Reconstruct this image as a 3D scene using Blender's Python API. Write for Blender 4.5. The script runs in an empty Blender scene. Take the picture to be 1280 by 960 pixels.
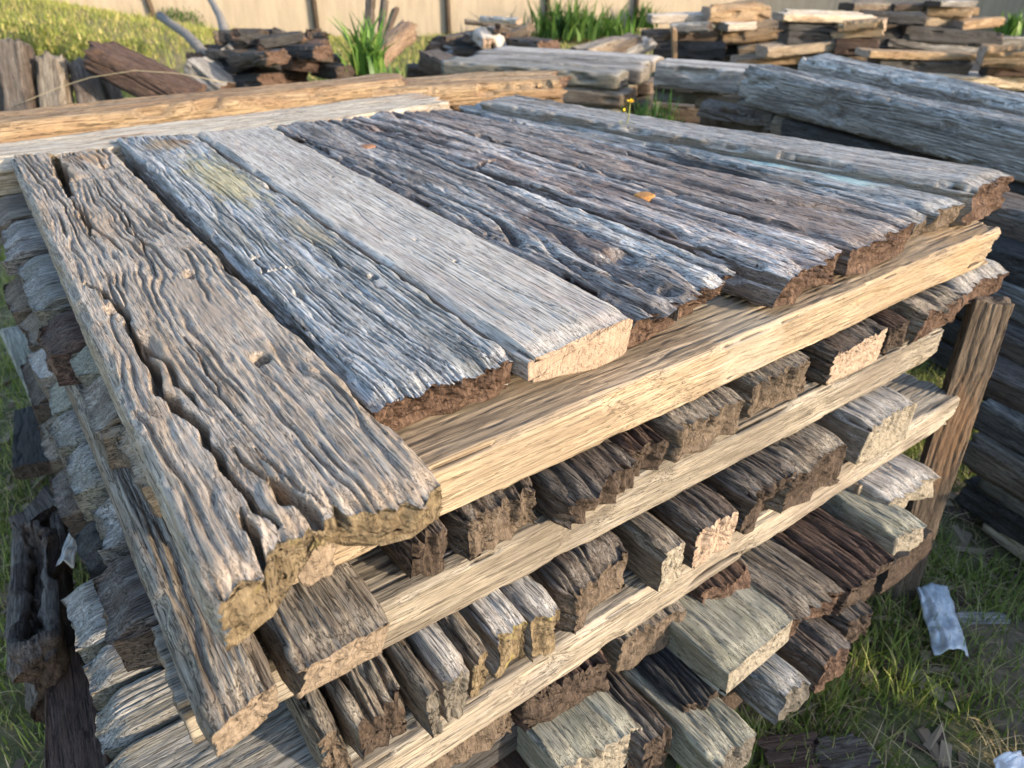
import bpy, math, random
import numpy as np
from mathutils import Vector, Matrix

# ------------------------------------------------------------------ camera, sky, sun, exposure
scene = bpy.context.scene
COL = scene.collection
R = math.radians
F = 920.0                                   # focal length in pixels of a 1280 px wide picture
TH = math.atan(F / 1496.0)                  # pitch below the horizon
H = 1.52                                    # camera height
cam_d = bpy.data.cameras.new("camera")
cam = bpy.data.objects.new("camera", cam_d)
COL.objects.link(cam)
cam.location = (0, 0, H)
cam.rotation_euler = (math.pi / 2 - TH, 0, 0)
cam_d.sensor_width = 36.0
cam_d.lens = 36.0 * F / 1280.0
cam_d.clip_start = 0.02
cam_d.clip_end = 500
cam_d.dof.use_dof = True
cam_d.dof.focus_distance = 1.02
cam_d.dof.aperture_fstop = 6.0
scene.camera = cam

SUN_AZ = Vector((0.86, -0.51))              # horizontal direction towards the sun
SUN_EL = R(17)
world = bpy.data.worlds.new("World")
scene.world = world
world.use_nodes = True
wn = world.node_tree
bg = wn.nodes["Background"]
sky = wn.nodes.new("ShaderNodeTexSky")
sky.sky_type = 'NISHITA'
sky.sun_disc = False
sky.sun_elevation = SUN_EL
sky.sun_rotation = math.atan2(SUN_AZ.x, SUN_AZ.y)
wn.links.new(sky.outputs[0], bg.inputs[0])
bg.inputs[1].default_value = 0.15
sun_d = bpy.data.lights.new("sun", 'SUN')
sun_d.energy = 2.35
sun_d.angle = R(0.6)
sun_d.color = (1.0, 0.82, 0.60)
sun = bpy.data.objects.new("sun", sun_d)
COL.objects.link(sun)
sv = Vector((SUN_AZ.x, SUN_AZ.y, 0)).normalized() * math.cos(SUN_EL) + Vector((0, 0, math.sin(SUN_EL)))
sun.rotation_euler = (-sv).to_track_quat('-Z', 'Y').to_euler()
scene.view_settings.view_transform = 'Standard'
scene.view_settings.look = 'None'
scene.view_settings.gamma = 1.0
scene.view_settings.exposure = 1.85

# ------------------------------------------------------------------ turning photo pixels into points of the place
def ray(px, py):
    x = (px - 640) / F; y = -(py - 480) / F
    return np.array([x, math.cos(TH) + y * math.sin(TH), -math.sin(TH) + y * math.cos(TH)])
def onz(px, py, z):
    d = ray(px, py); p = d * ((z - H) / d[2]); return np.array([p[0], p[1], z])
def ony(px, py, Y):
    d = ray(px, py); return d * (Y / d[1]) + np.array([0, 0, H])
T = 1.06                                    # height of the top of the near stack
_a = onz(555, 578, .983)[:2]; _b = onz(1245, 285, .983)[:2]
VV = (_b - _a) / np.hypot(*(_b - _a)); UU = np.array([VV[1], -VV[0]])
def st(s, u, z=0.0):                        # stack coordinates: s along the bearers, u towards the front
    p = _a + VV * s + UU * u; return np.array([p[0], p[1], z])

# ------------------------------------------------------------------ numeric noise
def _h(ix, iy, seed):
    n = (ix.astype(np.int64) * 374761393 + iy.astype(np.int64) * 668265263 + seed * 1442695041) & 0x7fffffff
    n = ((n ^ (n >> 13)) * 1274126177) & 0x7fffffff
    n = (n ^ (n >> 16)) & 0xffff
    return n / 65535.0
def vn(x, y, seed=0):
    x = np.asarray(x, float); y = np.asarray(y, float)
    x, y = np.broadcast_arrays(x, y)
    ix = np.floor(x); iy = np.floor(y); fx = x - ix; fy = y - iy
    fx = fx * fx * (3 - 2 * fx); fy = fy * fy * (3 - 2 * fy)
    a = _h(ix, iy, seed); b = _h(ix + 1, iy, seed); c = _h(ix, iy + 1, seed); d = _h(ix + 1, iy + 1, seed)
    return (a + (b - a) * fx) * (1 - fy) + (c + (d - c) * fx) * fy
def fbm(x, y, seed=0, o=3):
    s = 0; a = .5
    for k in range(o):
        s = s + a * vn(x * 2 ** k, y * 2 ** k, seed + k * 17); a *= .5
    return s / (1 - .5 ** o)
def sm(a, b, x):
    t = np.clip((x - a) / (b - a), 0, 1); return t * t * (3 - 2 * t)

# ------------------------------------------------------------------ linking meshes
def link(name, me, mats, parent=None):
    ob = bpy.data.objects.new(name, me)
    for m in (mats if isinstance(mats, (list, tuple)) else [mats]):
        me.materials.append(m)
    COL.objects.link(ob)
    if parent is not None: ob.parent = parent
    return ob
def tag(o, label=None, cat=None, group=None, kind=None):
    if label: o["label"] = label
    if cat: o["category"] = cat
    if group: o["group"] = group
    if kind: o["kind"] = kind
    elif cat: o["kind"] = "thing"
    return o
def mesh_np(name, v, faces, midx=None, smooth=True, sharp=None):
    """faces: int array (n, 3 or 4)"""
    me = bpy.data.meshes.new(name)
    v = np.asarray(v, np.float32); faces = np.asarray(faces, np.int32)
    n, k = faces.shape
    me.vertices.add(len(v)); me.vertices.foreach_set("co", v.ravel())
    me.loops.add(n * k); me.loops.foreach_set("vertex_index", faces.ravel())
    me.polygons.add(n)
    me.polygons.foreach_set("loop_start", np.arange(n, dtype=np.int32) * k)
    me.polygons.foreach_set("loop_total", np.full(n, k, np.int32))
    if midx is not None: me.polygons.foreach_set("material_index", np.asarray(midx, np.int32))
    me.polygons.foreach_set("use_smooth", np.full(n, bool(smooth)))
    me.update(calc_edges=True)
    if sharp is not None: me.set_sharp_from_angle(angle=R(sharp))
    return me

# ------------------------------------------------------------------ materials
def new_mat(name):
    m = bpy.data.materials.new(name); m.use_nodes = True
    nt = m.node_tree; b = nt.nodes["Principled BSDF"]
    b.inputs["Specular IOR Level"].default_value = .25
    return m, nt, b
def node(nt, typ, **kw):
    n = nt.nodes.new(typ)
    for k, v in kw.items(): setattr(n, k, v)
    return n
def ramp(nt, fac, stops):
    r = nt.nodes.new("ShaderNodeValToRGB"); e = r.color_ramp.elements
    while len(e) < len(stops): e.new(.5)
    for x, (p, c) in zip(e, stops):
        x.position = p; x.color = (c[0], c[1], c[2], 1) if isinstance(c, (tuple, list)) else (c, c, c, 1)
    nt.links.new(fac, r.inputs[0]); return r.outputs[0]
def mixc(nt, fac, a, b, mode='MIX'):
    m = nt.nodes.new("ShaderNodeMix"); m.data_type = 'RGBA'; m.blend_type = mode
    for sock, v in ((m.inputs[0], fac), (m.inputs[6], a), (m.inputs[7], b)):
        if isinstance(v, (int, float)): sock.default_value = v
        elif isinstance(v, (tuple, list)): sock.default_value = (v[0], v[1], v[2], 1)
        else: nt.links.new(v, sock)
    return m.outputs[2]
def noise(nt, vec, scale, detail=4, rough=.6, stretch=None, dist=0.0):
    if stretch:
        mp = nt.nodes.new("ShaderNodeMapping"); mp.inputs["Scale"].default_value = stretch
        nt.links.new(vec, mp.inputs[0]); vec = mp.outputs[0]
    n = nt.nodes.new("ShaderNodeTexNoise"); n.inputs["Scale"].default_value = scale
    n.inputs["Detail"].default_value = detail; n.inputs["Roughness"].default_value = rough
    n.inputs["Distortion"].default_value = dist
    nt.links.new(vec, n.inputs["Vector"]); return n.outputs[0]
def ocoords(nt):
    tc = nt.nodes.new("ShaderNodeTexCoord"); oi = nt.nodes.new("ShaderNodeObjectInfo")
    ma = nt.nodes.new("ShaderNodeVectorMath"); ma.operation = 'SCALE'
    cb = nt.nodes.new("ShaderNodeCombineXYZ")
    mu = nt.nodes.new("ShaderNodeMath"); mu.operation = 'MULTIPLY'; mu.inputs[1].default_value = 37.0
    nt.links.new(oi.outputs["Random"], mu.inputs[0])
    for i in range(3): nt.links.new(mu.outputs[0], cb.inputs[i])
    ad = nt.nodes.new("ShaderNodeVectorMath"); ad.operation = 'ADD'
    nt.links.new(tc.outputs["Object"], ad.inputs[0]); nt.links.new(cb.outputs[0], ad.inputs[1])
    return ad.outputs[0], tc, oi
def bump(nt, b, hs, strength=.5, dist=.002):
    prev = None
    for h, s, d in hs:
        bn = nt.nodes.new("ShaderNodeBump"); bn.inputs["Strength"].default_value = s; bn.inputs["Distance"].default_value = d
        nt.links.new(h, bn.inputs["Height"])
        if prev is not None: nt.links.new(prev, bn.inputs["Normal"])
        prev = bn.outputs[0]
    nt.links.new(prev, b.inputs["Normal"])

def wood(name, light, mid, dark, patch=None, patch_amt=.5, spots=None, side=None, grain=1.0, bstr=.6, fine=1.0, ps=1.0, lx=1.0, stains=()):
    """weathered timber: grain streaks along local X, blotches, thin dirty checks; `side` is the browner colour of the faces that do not look up"""
    m, nt, b = new_mat(name)
    vec, tc, oi = ocoords(nt)
    g1 = noise(nt, vec, 1.0, 5, .65, (7 * fine * lx, 170 * fine, 170 * fine), .5)
    g2 = noise(nt, vec, 1.0, 4, .7, (22 * fine * lx, 620 * fine, 620 * fine), .25)
    bl = noise(nt, vec, 1.0, 4, .6, (3.0 * ps, 22 * ps, 22 * ps), .7)
    c = ramp(nt, g1, [(.28, dark), (.46, mid), (.66, light)])
    c2 = ramp(nt, g2, [(.30, tuple(x * .45 for x in dark)), (.44, mid), (.7, tuple(min(1, x * 1.12) for x in light))])
    c = mixc(nt, .42 * grain, c, c2)
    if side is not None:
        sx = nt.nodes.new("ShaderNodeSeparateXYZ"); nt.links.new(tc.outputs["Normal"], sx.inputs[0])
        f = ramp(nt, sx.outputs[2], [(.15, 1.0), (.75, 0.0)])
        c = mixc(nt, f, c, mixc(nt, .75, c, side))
    if patch is not None:
        f = ramp(nt, bl, [(.62 - .32 * patch_amt, 0.0), (.70 - .22 * patch_amt, .9)])
        c = mixc(nt, f, c, mixc(nt, .35, patch, c))
    bl2 = noise(nt, vec, 1.0, 3, .6, (9, 50, 50), .4)
    c = mixc(nt, ramp(nt, bl2, [(.38, .55), (.62, 0.0)]), c, mixc(nt, .6, c, dark))
    if spots is not None:
        sp = noise(nt, vec, 26, 3, .7)
        c = mixc(nt, ramp(nt, sp, [(.62, 0.0), (.70, .8)]), c, spots)
    ck = noise(nt, vec, 1.0, 3, .6, (4.5 * lx, 210, 210), .7 * lx)
    ckf = ramp(nt, ck, [(.465, 0.0), (.5, .9), (.535, 0.0)])
    c = mixc(nt, ckf, c, tuple(x * .35 for x in dark))
    ck2 = noise(nt, vec, 1.0, 3, .6, (9 * lx, 330, 330), .5 * lx)
    ckf2 = ramp(nt, ck2, [(.47, 0.0), (.5, .6), (.53, 0.0)])
    c = mixc(nt, ckf2, c, tuple(x * .5 for x in dark))
    for (sx_, sy_, rx_, ry_, colr, amt) in stains:          # local stains: lichen, rust, soot, worn soil
        mp = nt.nodes.new("ShaderNodeMapping"); mp.inputs["Location"].default_value = (-sx_ / rx_, -sy_ / ry_, 0); mp.inputs["Scale"].default_value = (1 / rx_, 1 / ry_, 0)
        nt.links.new(tc.outputs["Object"], mp.inputs[0])
        ln = nt.nodes.new("ShaderNodeVectorMath"); ln.operation = 'LENGTH'; nt.links.new(mp.outputs[0], ln.inputs[0])
        ad = nt.nodes.new("ShaderNodeMath"); ad.operation = 'ADD'
        nz_ = noise(nt, vec, 1.0, 5, .7, (18, 60, 60), .5); nt.links.new(ln.outputs["Value"], ad.inputs[0])
        sc = nt.nodes.new("ShaderNodeMath"); sc.operation = 'MULTIPLY_ADD'; sc.inputs[1].default_value = 2.2; sc.inputs[2].default_value = -1.1
        nt.links.new(nz_, sc.inputs[0]); nt.links.new(sc.outputs[0], ad.inputs[1])
        c = mixc(nt, ramp(nt, ad.outputs[0], [(.45, amt), (1.0, 0.0)]), c, mixc(nt, .25, colr, c))
    hv = nt.nodes.new("ShaderNodeHueSaturation")
    mr = nt.nodes.new("ShaderNodeMapRange"); mr.inputs[3].default_value = .82; mr.inputs[4].default_value = 1.18
    nt.links.new(oi.outputs["Random"], mr.inputs[0]); nt.links.new(mr.outputs[0], hv.inputs["Value"])
    nt.links.new(c, hv.inputs["Color"])
    nt.links.new(hv.outputs[0], b.inputs["Base Color"])
    b.inputs["Roughness"].default_value = .82
    inv = nt.nodes.new("ShaderNodeMath"); inv.operation = 'SUBTRACT'; inv.inputs[0].default_value = 1.0
    nt.links.new(ckf, inv.inputs[1])
    bump(nt, b, [(g1, bstr * .8, .003), (g2, bstr, .0012), (inv.outputs[0], bstr * .9, .002)])
    return m

def endgrain(name, light, mid, dark, scale=1.0, spots=None, bstr=.8, rings=0.0):
    """cut or rotted end of a timber"""
    m, nt, b = new_mat(name)
    vec, tc, oi = ocoords(nt)
    n1 = noise(nt, vec, 95 * scale, 7, .75)
    n2 = noise(nt, vec, 20 * scale, 5, .65)
    n3 = noise(nt, vec, 1.0, 4, .7, (60, 260, 45), .6)
    c = ramp(nt, n1, [(.32, dark), (.5, mid), (.68, light)])
    c = mixc(nt, ramp(nt, n2, [(.35, .7), (.6, 0.0)]), c, mixc(nt, .5, c, dark))
    c = mixc(nt, .45, c, ramp(nt, n3, [(.35, dark), (.5, mid), (.68, light)]))
    hs = [(n1, bstr, .006), (n3, bstr * .9, .004)]
    if rings:
        mp = nt.nodes.new("ShaderNodeMapping"); mp.inputs["Location"].default_value = (0, .03, .05); mp.inputs["Scale"].default_value = (0, 1, 1); nt.links.new(tc.outputs["Object"], mp.inputs[0])
        ln = nt.nodes.new("ShaderNodeVectorMath"); ln.operation = 'LENGTH'; nt.links.new(mp.outputs[0], ln.inputs[0])
        rn = nt.nodes.new("ShaderNodeMath"); rn.operation = 'MULTIPLY_ADD'; rn.inputs[1].default_value = .02; nt.links.new(n2, rn.inputs[0]); nt.links.new(ln.outputs["Value"], rn.inputs[2])
        rs = nt.nodes.new("ShaderNodeMath"); rs.operation = 'MULTIPLY'; rs.inputs[1].default_value = 1500.0; nt.links.new(rn.outputs[0], rs.inputs[0])
        sn = nt.nodes.new("ShaderNodeMath"); sn.operation = 'SINE'; nt.links.new(rs.outputs[0], sn.inputs[0])
        c = mixc(nt, ramp(nt, sn.outputs[0], [(.1, 0.0), (.9, rings)]), c, dark)
    ckn = noise(nt, vec, 1.0, 3, .6, (30, 46, 30), 1.2)
    c = mixc(nt, ramp(nt, ckn, [(.475, 0.0), (.5, .85), (.525, 0.0)]), c, tuple(x * .4 for x in dark))
    if spots is not None:
        c = mixc(nt, ramp(nt, noise(nt, vec, 22, 3, .6), [(.60, 0.0), (.7, .85)]), c, spots)
    nt.links.new(c, b.inputs["Base Color"])
    b.inputs["Roughness"].default_value = .9
    bump(nt, b, hs)
    return m

M = {}
M['tan'] = wood('weathered_tan', (.52, .45, .375), (.36, .30, .245), (.12, .095, .072), patch=(.36, .265, .18), patch_amt=.35, side=(.32, .24, .16),
    stains=((.60, -.02, .16, .05, (.30, .215, .145), .8), (1.07, .045, .14, .05, (.26, .20, .15), .8), (.10, .05, .07, .05, (.40, .22, .09), .7), (1.22, -.06, .1, .03, (.27, .20, .14), .7)))
M['blue'] = wood('silver_blue_grey', (.70, .69, .675), (.42, .41, .395), (.07, .065, .06), patch=(.20, .19, .155), patch_amt=.28, side=(.20, .175, .14), bstr=.8,
    stains=((.50, .025, .28, .07, (.46, .37, .17), .9), (.11, 0.0, .09, .07, (.46, .30, .15), .95), (.10, .03, .05, .03, (.22, .11, .055), .8), (.93, .06, .12, .04, (.42, .33, .20), .7)))
M['pale'] = wood('pale_grey_smooth', (.66, .62, .565), (.52, .475, .42), (.22, .175, .14), patch=(.48, .40, .355), patch_amt=.33, side=(.45, .37, .29), bstr=.4)
M['mottled'] = wood('mottled_dark_grey', (.76, .74, .715), (.40, .375, .35), (.045, .036, .033), patch=(.085, .052, .042), patch_amt=.60, ps=.6, side=(.085, .062, .05), bstr=.9,
    stains=((1.12, .0, .22, .07, (.075, .042, .034), .9), (.62, -.03, .16, .03, (.05, .04, .035), .8), (.14, -.03, .10, .03, (.04, .033, .03), .8)))
M['mauve'] = wood('mauve_brown_grey', (.75, .715, .685), (.40, .345, .315), (.06, .044, .04), patch=(.115, .062, .047), patch_amt=.58, ps=.55, side=(.10, .07, .055), bstr=.9,
    stains=((.28, .0, .22, .05, (.07, .045, .036), .9), (.95, .02, .2, .04, (.085, .05, .038), .85), (.62, -.03, .14, .03, (.09, .055, .042), .8)))
M['streak'] = wood('brown_silver_streaks', (.74, .71, .68), (.39, .32, .28), (.075, .052, .045), patch=(.165, .105, .08), patch_amt=.52, ps=.6, side=(.10, .068, .055), bstr=.9)
M['grey'] = wood('plain_grey', (.54, .53, .51), (.37, .35, .33), (.12, .10, .088), patch=(.19, .16, .13), patch_amt=.36, side=(.18, .145, .11))
M['sooty'] = wood('silver_with_soot', (.70, .69, .68), (.42, .405, .39), (.08, .07, .065), patch=(.13, .12, .11), patch_amt=.40, side=(.18, .165, .145), bstr=.8,
    stains=((.95, 0, .26, .09, (.022, .02, .018), 1.0), (1.12, .02, .08, .03, (.22, .15, .09), .6), (.55, 0, .12, .04, (.16, .15, .13), .6)))
M['blue2'] = wood('silver_blue_lichen', (.70, .69, .675), (.44, .425, .405), (.08, .072, .066), patch=(.17, .16, .14), patch_amt=.35, side=(.18, .16, .13), bstr=.8,
    stains=((.38, .012, .10, .025, (.50, .62, .46), .85), (.72, .015, .06, .02, (.55, .60, .38), .85), (1.02, .02, .11, .035, (.40, .60, .60), .95), (1.22, .02, .08, .035, (.46, .62, .60), .95)))
M['sawn'] = wood('pale_sawn_timber', (.42, .345, .26), (.30, .235, .165), (.105, .072, .046), patch=(.20, .15, .105), patch_amt=.45, side=(.33, .258, .178), bstr=.5, grain=1.2, lx=.3,
    stains=((.35, 0, .14, .3, (.17, .135, .10), .55), (.82, 0, .10, .3, (.30, .27, .22), .6), (1.25, 0, .16, .3, (.20, .145, .09), .6), (1.5, 0, .1, .3, (.26, .17, .09), .6)))
M['sawngrey'] = wood('bleached_bearer', (.40, .37, .32), (.29, .255, .21), (.08, .063, .047), patch=(.10, .08, .062), patch_amt=.46, side=(.30, .258, .203), bstr=.6, grain=1.2, lx=.35,
    stains=((.50, 0, .12, .3, (.12, .10, .08), .6), (.95, 0, .12, .3, (.15, .125, .10), .7), (1.3, 0, .16, .3, (.13, .105, .085), .7)))
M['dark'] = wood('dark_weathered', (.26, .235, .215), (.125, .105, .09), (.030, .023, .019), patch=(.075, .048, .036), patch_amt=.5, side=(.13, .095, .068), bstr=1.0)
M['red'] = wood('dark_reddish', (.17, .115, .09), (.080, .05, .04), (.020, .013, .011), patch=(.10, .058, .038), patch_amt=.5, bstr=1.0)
M['greybrown'] = wood('grey_brown', (.40, .36, .305), (.235, .20, .16), (.065, .05, .04), patch=(.12, .09, .068), patch_amt=.45, side=(.20, .15, .105), bstr=.9)
M['olive'] = wood('mossy_grey', (.38, .37, .31), (.27, .26, .21), (.09, .085, .065), patch=(.16, .16, .11), patch_amt=.4, side=(.26, .235, .18), bstr=.6)
M['silver'] = wood('silver_end_board', (.44, .43, .405), (.27, .26, .24), (.07, .063, .053), patch=(.20, .185, .14), patch_amt=.45, side=(.19, .17, .125), bstr=.9)
M['honey'] = wood('honey_bleached', (.44, .33, .215), (.31, .22, .135), (.11, .068, .04), patch=(.22, .13, .075), patch_amt=.48, side=(.34, .24, .14), bstr=.9, grain=1.2, lx=.5)
M['bleached'] = wood('bleached_cream', (.72, .66, .56), (.56, .50, .41), (.19, .14, .095), patch=(.27, .15, .09), patch_amt=.28, side=(.52, .42, .29), bstr=.8, grain=1.2, lx=.5)
M['post'] = wood('brown_post', (.20, .155, .115), (.125, .092, .066), (.045, .032, .023), patch=(.075, .053, .038), patch_amt=.4, bstr=.6, stains=((.53, 0, .16, .05, (.22, .115, .055), .6),))  # orange patch about midway up the post
M['splitlog'] = wood('brown_split_log', (.38, .28, .20), (.23, .155, .105), (.065, .042, .03), patch=(.13, .08, .055), patch_amt=.5, bstr=1.0)
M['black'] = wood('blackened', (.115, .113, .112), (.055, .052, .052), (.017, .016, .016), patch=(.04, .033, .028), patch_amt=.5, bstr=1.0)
M['rbeam'] = wood('whitish_dark_beam', (.86, .83, .79), (.50, .47, .435), (.085, .072, .062), patch=(.13, .105, .09), patch_amt=.50, ps=.6, side=(.34, .30, .265), bstr=1.0)
M['driftgrey'] = wood('drift_grey_blue', (.64, .62, .59), (.34, .32, .295), (.06, .052, .046), patch=(.085, .077, .073), patch_amt=.58, ps=.55, side=(.21, .195, .18), bstr=1.0)

E = {}
E['rot'] = endgrain('rotted_red_end', (.27, .18, .13), (.115, .07, .05), (.020, .012, .010), bstr=1.0)
E['yellow'] = endgrain('lichen_yellow_end', (.36, .29, .185), (.22, .165, .10), (.06, .042, .027), spots=(.31, .265, .09), bstr=1.0)
E['sawnend'] = endgrain('sawn_end', (.37, .285, .22), (.31, .235, .18), (.17, .12, .09), scale=1.2, bstr=.3, rings=.35)
E['brown'] = endgrain('brown_end', (.25, .195, .15), (.15, .112, .082), (.042, .03, .022), bstr=1.0)
E['grey'] = endgrain('grey_end', (.27, .245, .21), (.17, .15, .125), (.05, .042, .035), bstr=1.0)
E['dark'] = endgrain('dark_end', (.155, .115, .09), (.075, .053, .04), (.020, .014, .011), bstr=1.0)
E['mud'] = endgrain('earth_stained_end', (.30, .24, .185), (.22, .172, .13), (.08, .058, .042), scale=.7, bstr=.5, rings=.2)
E['paleend'] = endgrain('pale_end', (.35, .315, .26), (.26, .23, .185), (.11, .09, .066), scale=1.0, bstr=.5, rings=.3)

# ------------------------------------------------------------------ one timber
def timber_mesh(name, L, W0, W1, Hh, *, nt=24, ns=8, nb=6, nx=60, dense=None, r=.012, seed=1, K=6,
                gd=.002, gt=45., gx=5., warp=.02, gw=.6, g2=.3, rough=.0015, wob=.004, flat=0.0,
                front=None, back=None, cracks=(), dents=(), chip=.004, bow=0.0, top=None, sharp=None, calm=(), trough=None, keel=0.0, fibre=.0006, endfade=0.0, belly=None):
    """A worn beam along local X (0..L), top at z=Hh, base at 0, width W0 -> W1. Grooves, cracks, dents and torn ends are modelled."""
    rr = min(r, Hh * .45, min(W0, W1) * .4)
    Wm = .5 * (W0 + W1)
    ca = np.array([15., 45., 75.]) * math.pi / 180
    pts = []
    def arc(cy, cz, a0):
        for a in ca:
            an = a0 - a
            pts.append((cy + rr * math.cos(an), cz + rr * math.sin(an), math.cos(an), math.sin(an), cy / (Wm / 2 - rr + 1e-9)))
    h2 = Wm / 2 - rr
    for y in np.linspace(-h2, h2, nt): pts.append((y, Hh, 0, 1, 0))
    arc(h2, Hh - rr, math.pi / 2)
    for z in np.linspace(Hh - rr, rr, ns): pts.append((Wm / 2, z, 1, 0, 0))
    arc(h2, rr, 0)
    for y in np.linspace(h2, -h2, nb): pts.append((y, 0, 0, -1, 0))
    arc(-h2, rr, -math.pi / 2)
    for z in np.linspace(rr, Hh - rr, ns): pts.append((-Wm / 2, z, -1, 0, 0))
    arc(-h2, Hh - rr, math.pi)
    P = np.array([p[:4] for p in pts])
    y0, z0, ny, nz = P.T
    ln = np.hypot(y0, z0 - Hh / 2)
    ny, nz = ny.copy(), nz.copy()
    d = np.hypot(np.diff(np.append(y0, y0[0])), np.diff(np.append(z0, z0[0])))
    t = np.concatenate([[0], np.cumsum(d)[:-1]])
    if dense is None: x = np.linspace(0, L, nx)
    else:
        q = np.linspace(0, 1, nx); x = L * (1 - (1 - q) ** dense)
    X = x[:, None]; Tt = t[None, :] + seed * 3.7
    wf = (W0 + (W1 - W0) * (x / L)) / Wm
    # grooves that follow the grain
    tw = Tt + warp * (fbm(X * 2.6 + seed, Tt * 7, seed, 2) - .5) * 2 + .25 * warp * (vn(X * 16, Tt * 20, seed + 9) - .5)
    def lanes(gt_, gx_, sd, wid, dist):
        ph = tw * gt_ + dist * 2 * (fbm(X * gx_ * .5 + sd, tw * gt_ * .2, sd, 3) - .5) + .5 * (vn(X * gx_ * 4, tw * gt_ * .6, sd + 2) - .5)
        dd = np.abs(ph - np.floor(ph) - .5) * 2
        lane = np.floor(ph + .5)
        am = sm(.22, .85, vn(X * gx_, lane * 5.17, sd + 5)) * (.55 + .9 * vn(X * 1.3, lane * 3.31 + 9, sd + 6))
        return am * sm(1 - wid, 1.0, dd) ** 1.2
    amp = .45 + 1.0 * fbm(X * 2.0, Tt * 6, seed + 21, 2)
    D = -gd * amp * (lanes(gt, gx, seed + 3, gw, 1.7) + g2 * .6 * lanes(gt * 2.3, gx * 1.6, seed + 13, .6, 1.7))
    yy0 = y0[None, :] * wf[:, None]
    for cx, cy, rx, ry in calm:
        q = np.hypot((X - cx) / rx, (yy0 - cy) / ry) + .5 * (fbm(X * 14, yy0 * 40, seed + 71, 3) - .5)
        D = D * (1 - .85 * (1 - sm(.6, 1.05, q)))
    if trough:
        t1 = lanes(trough[1], gx * .45, seed + 83, .62, 2.2)
        D = D - trough[0] * t1 * (.5 + .9 * fbm(X * 3.3, Tt * 9, seed + 85, 2)) * np.clip(nz, 0, 1)[None, :]
        D = D - np.clip(t1, 0, 1) * .004 * (fbm(X * 45, Tt * 130, seed + 86, 3) - .3)
    if endfade: D = D * (1 - endfade * sm(L - .045, L - .004, X))
    D = D + fibre * (vn(X * 25, tw * 520, seed + 91) - .5) * 2
    D += rough * (fbm(X * 40, Tt * 90, seed + 5, 3) - .5) * 2
    D += wob * (fbm(X * 2.2, Tt * 9, seed + 6, 3) - .5) * 2
    isside = (np.abs(nz) < .6)[None, :]
    D = np.where(isside, D - .006 * chip / .004 * sm(.60, .85, fbm(X * 7, Tt * 18, seed + 7, 2)), D)
    corner = (np.abs(ny * nz) > .1)[None, :]
    D = np.where(corner, D - chip * sm(.45, .8, fbm(X * 11, Tt * 3, seed + 8, 3)) * 2, D)
    upw = np.clip(nz, 0, 1)[None, :]
    yy = y0[None, :] * wf[:, None]
    if top is not None: D = D + upw * top(X, yy)
    for pl, w, dep in cracks:
        pl = np.array(pl, float); best = np.full(D.shape, 9.); tp = np.zeros(D.shape)
        yj = yy + .012 * (vn(X * 35, yy * 0 + seed, seed + 31) - .5) * min(1, w * 250)
        for k in range(len(pl) - 1):
            ax, ay = pl[k]; bx, by = pl[k + 1]
            ux, uy = bx - ax, by - ay; l2 = ux * ux + uy * uy + 1e-12
            q = np.clip(((X - ax) * ux + (yj - ay) * uy) / l2, 0, 1)
            dd = np.hypot(X - ax - q * ux, yj - ay - q * uy)
            f = (k + q) / (len(pl) - 1)
            tp = np.where(dd < best, f, tp); best = np.minimum(best, dd)
        ww = w * (.35 + .65 * np.sin(np.clip(tp, .02, .98) * math.pi)) * (.6 + .8 * vn(X * 30, yy * 10, seed + 33))
        D = D - upw * dep * np.clip(1 - sm(ww * .45, ww * 1.1, best), 0, 1)
    for cx, cy, rx, ry, dep in dents:
        q = np.hypot((X - cx) / rx, (yy - cy) / ry) + .35 * (fbm(X * 60, yy * 90, seed + 41, 2) - .5)
        D = D - upw * dep * (1 - sm(.35, 1.05, q))
    Y = yy + ny[None, :] * D
    Z = z0[None, :] + nz[None, :] * D
    Z = np.where(nz[None, :] < -.5, np.maximum(Z, 0.0), Z)
    if belly: Z = Z + np.clip(1 - Z / Hh, 0, 1) * belly(L - X, yy)
    if keel: Z = Z + np.clip(1 - Z / Hh, 0, 1) * keel * np.clip(.15 - yy / Wm, 0, 1)
    XX = np.repeat(X, len(t), 1)
    def efun(spec, yv, zv):
        e = np.zeros_like(yv)
        if 'line' in spec: e = e + np.interp(yv, [a for a, _ in spec['line']], [b for _, b in spec['line']])
        e = e - spec.get('under', 0) * np.clip(1 - zv / Hh, 0, 1) ** spec.get('pw', 1.0)
        e = e + spec.get('fib', .004) * (vn(yv * spec.get('ff', 90), zv * spec.get('fz', 60), seed + 51) - .5) * 2
        e = e + spec.get('chunk', .004) * (fbm(yv * 22, zv * 22, seed + 52, 3) - .5) * 2
        e = e + spec.get('skew', 0) * yv
        return e
    front = front or {}; back = back or {}
    Lw = min(.16, L * .3)
    ef = efun(front, Y[-1], Z[-1]); eb = efun(back, Y[0], Z[0])
    XX = XX + ef[None, :] * sm(L - Lw, L, X) - eb[None, :] * (1 - sm(0, Lw, X))
    # the ends wear round
    if front.get('round', 0):
        k = front['round'] * sm(L - .05, L, X) ** 2
        Z = Z - k * np.clip(nz, -1, 1)[None, :]; Y = Y - k * ny[None, :] * .6
    if bow: Z = Z + bow * np.sin(X / L * math.pi)
    verts = [np.stack([XX.ravel(), Y.ravel(), Z.ravel()], 1)]
    m = len(t); nxn = len(x)
    I = (np.arange(nxn - 1)[:, None] * m + np.arange(m)[None, :])
    J = (np.arange(nxn - 1)[:, None] * m + (np.arange(m)[None, :] + 1) % m)
    faces = [np.stack([I, I + m, J + m, J], -1).reshape(-1, 4)]
    midx = [np.zeros(len(faces[0]), int)]
    base = nxn * m
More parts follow.
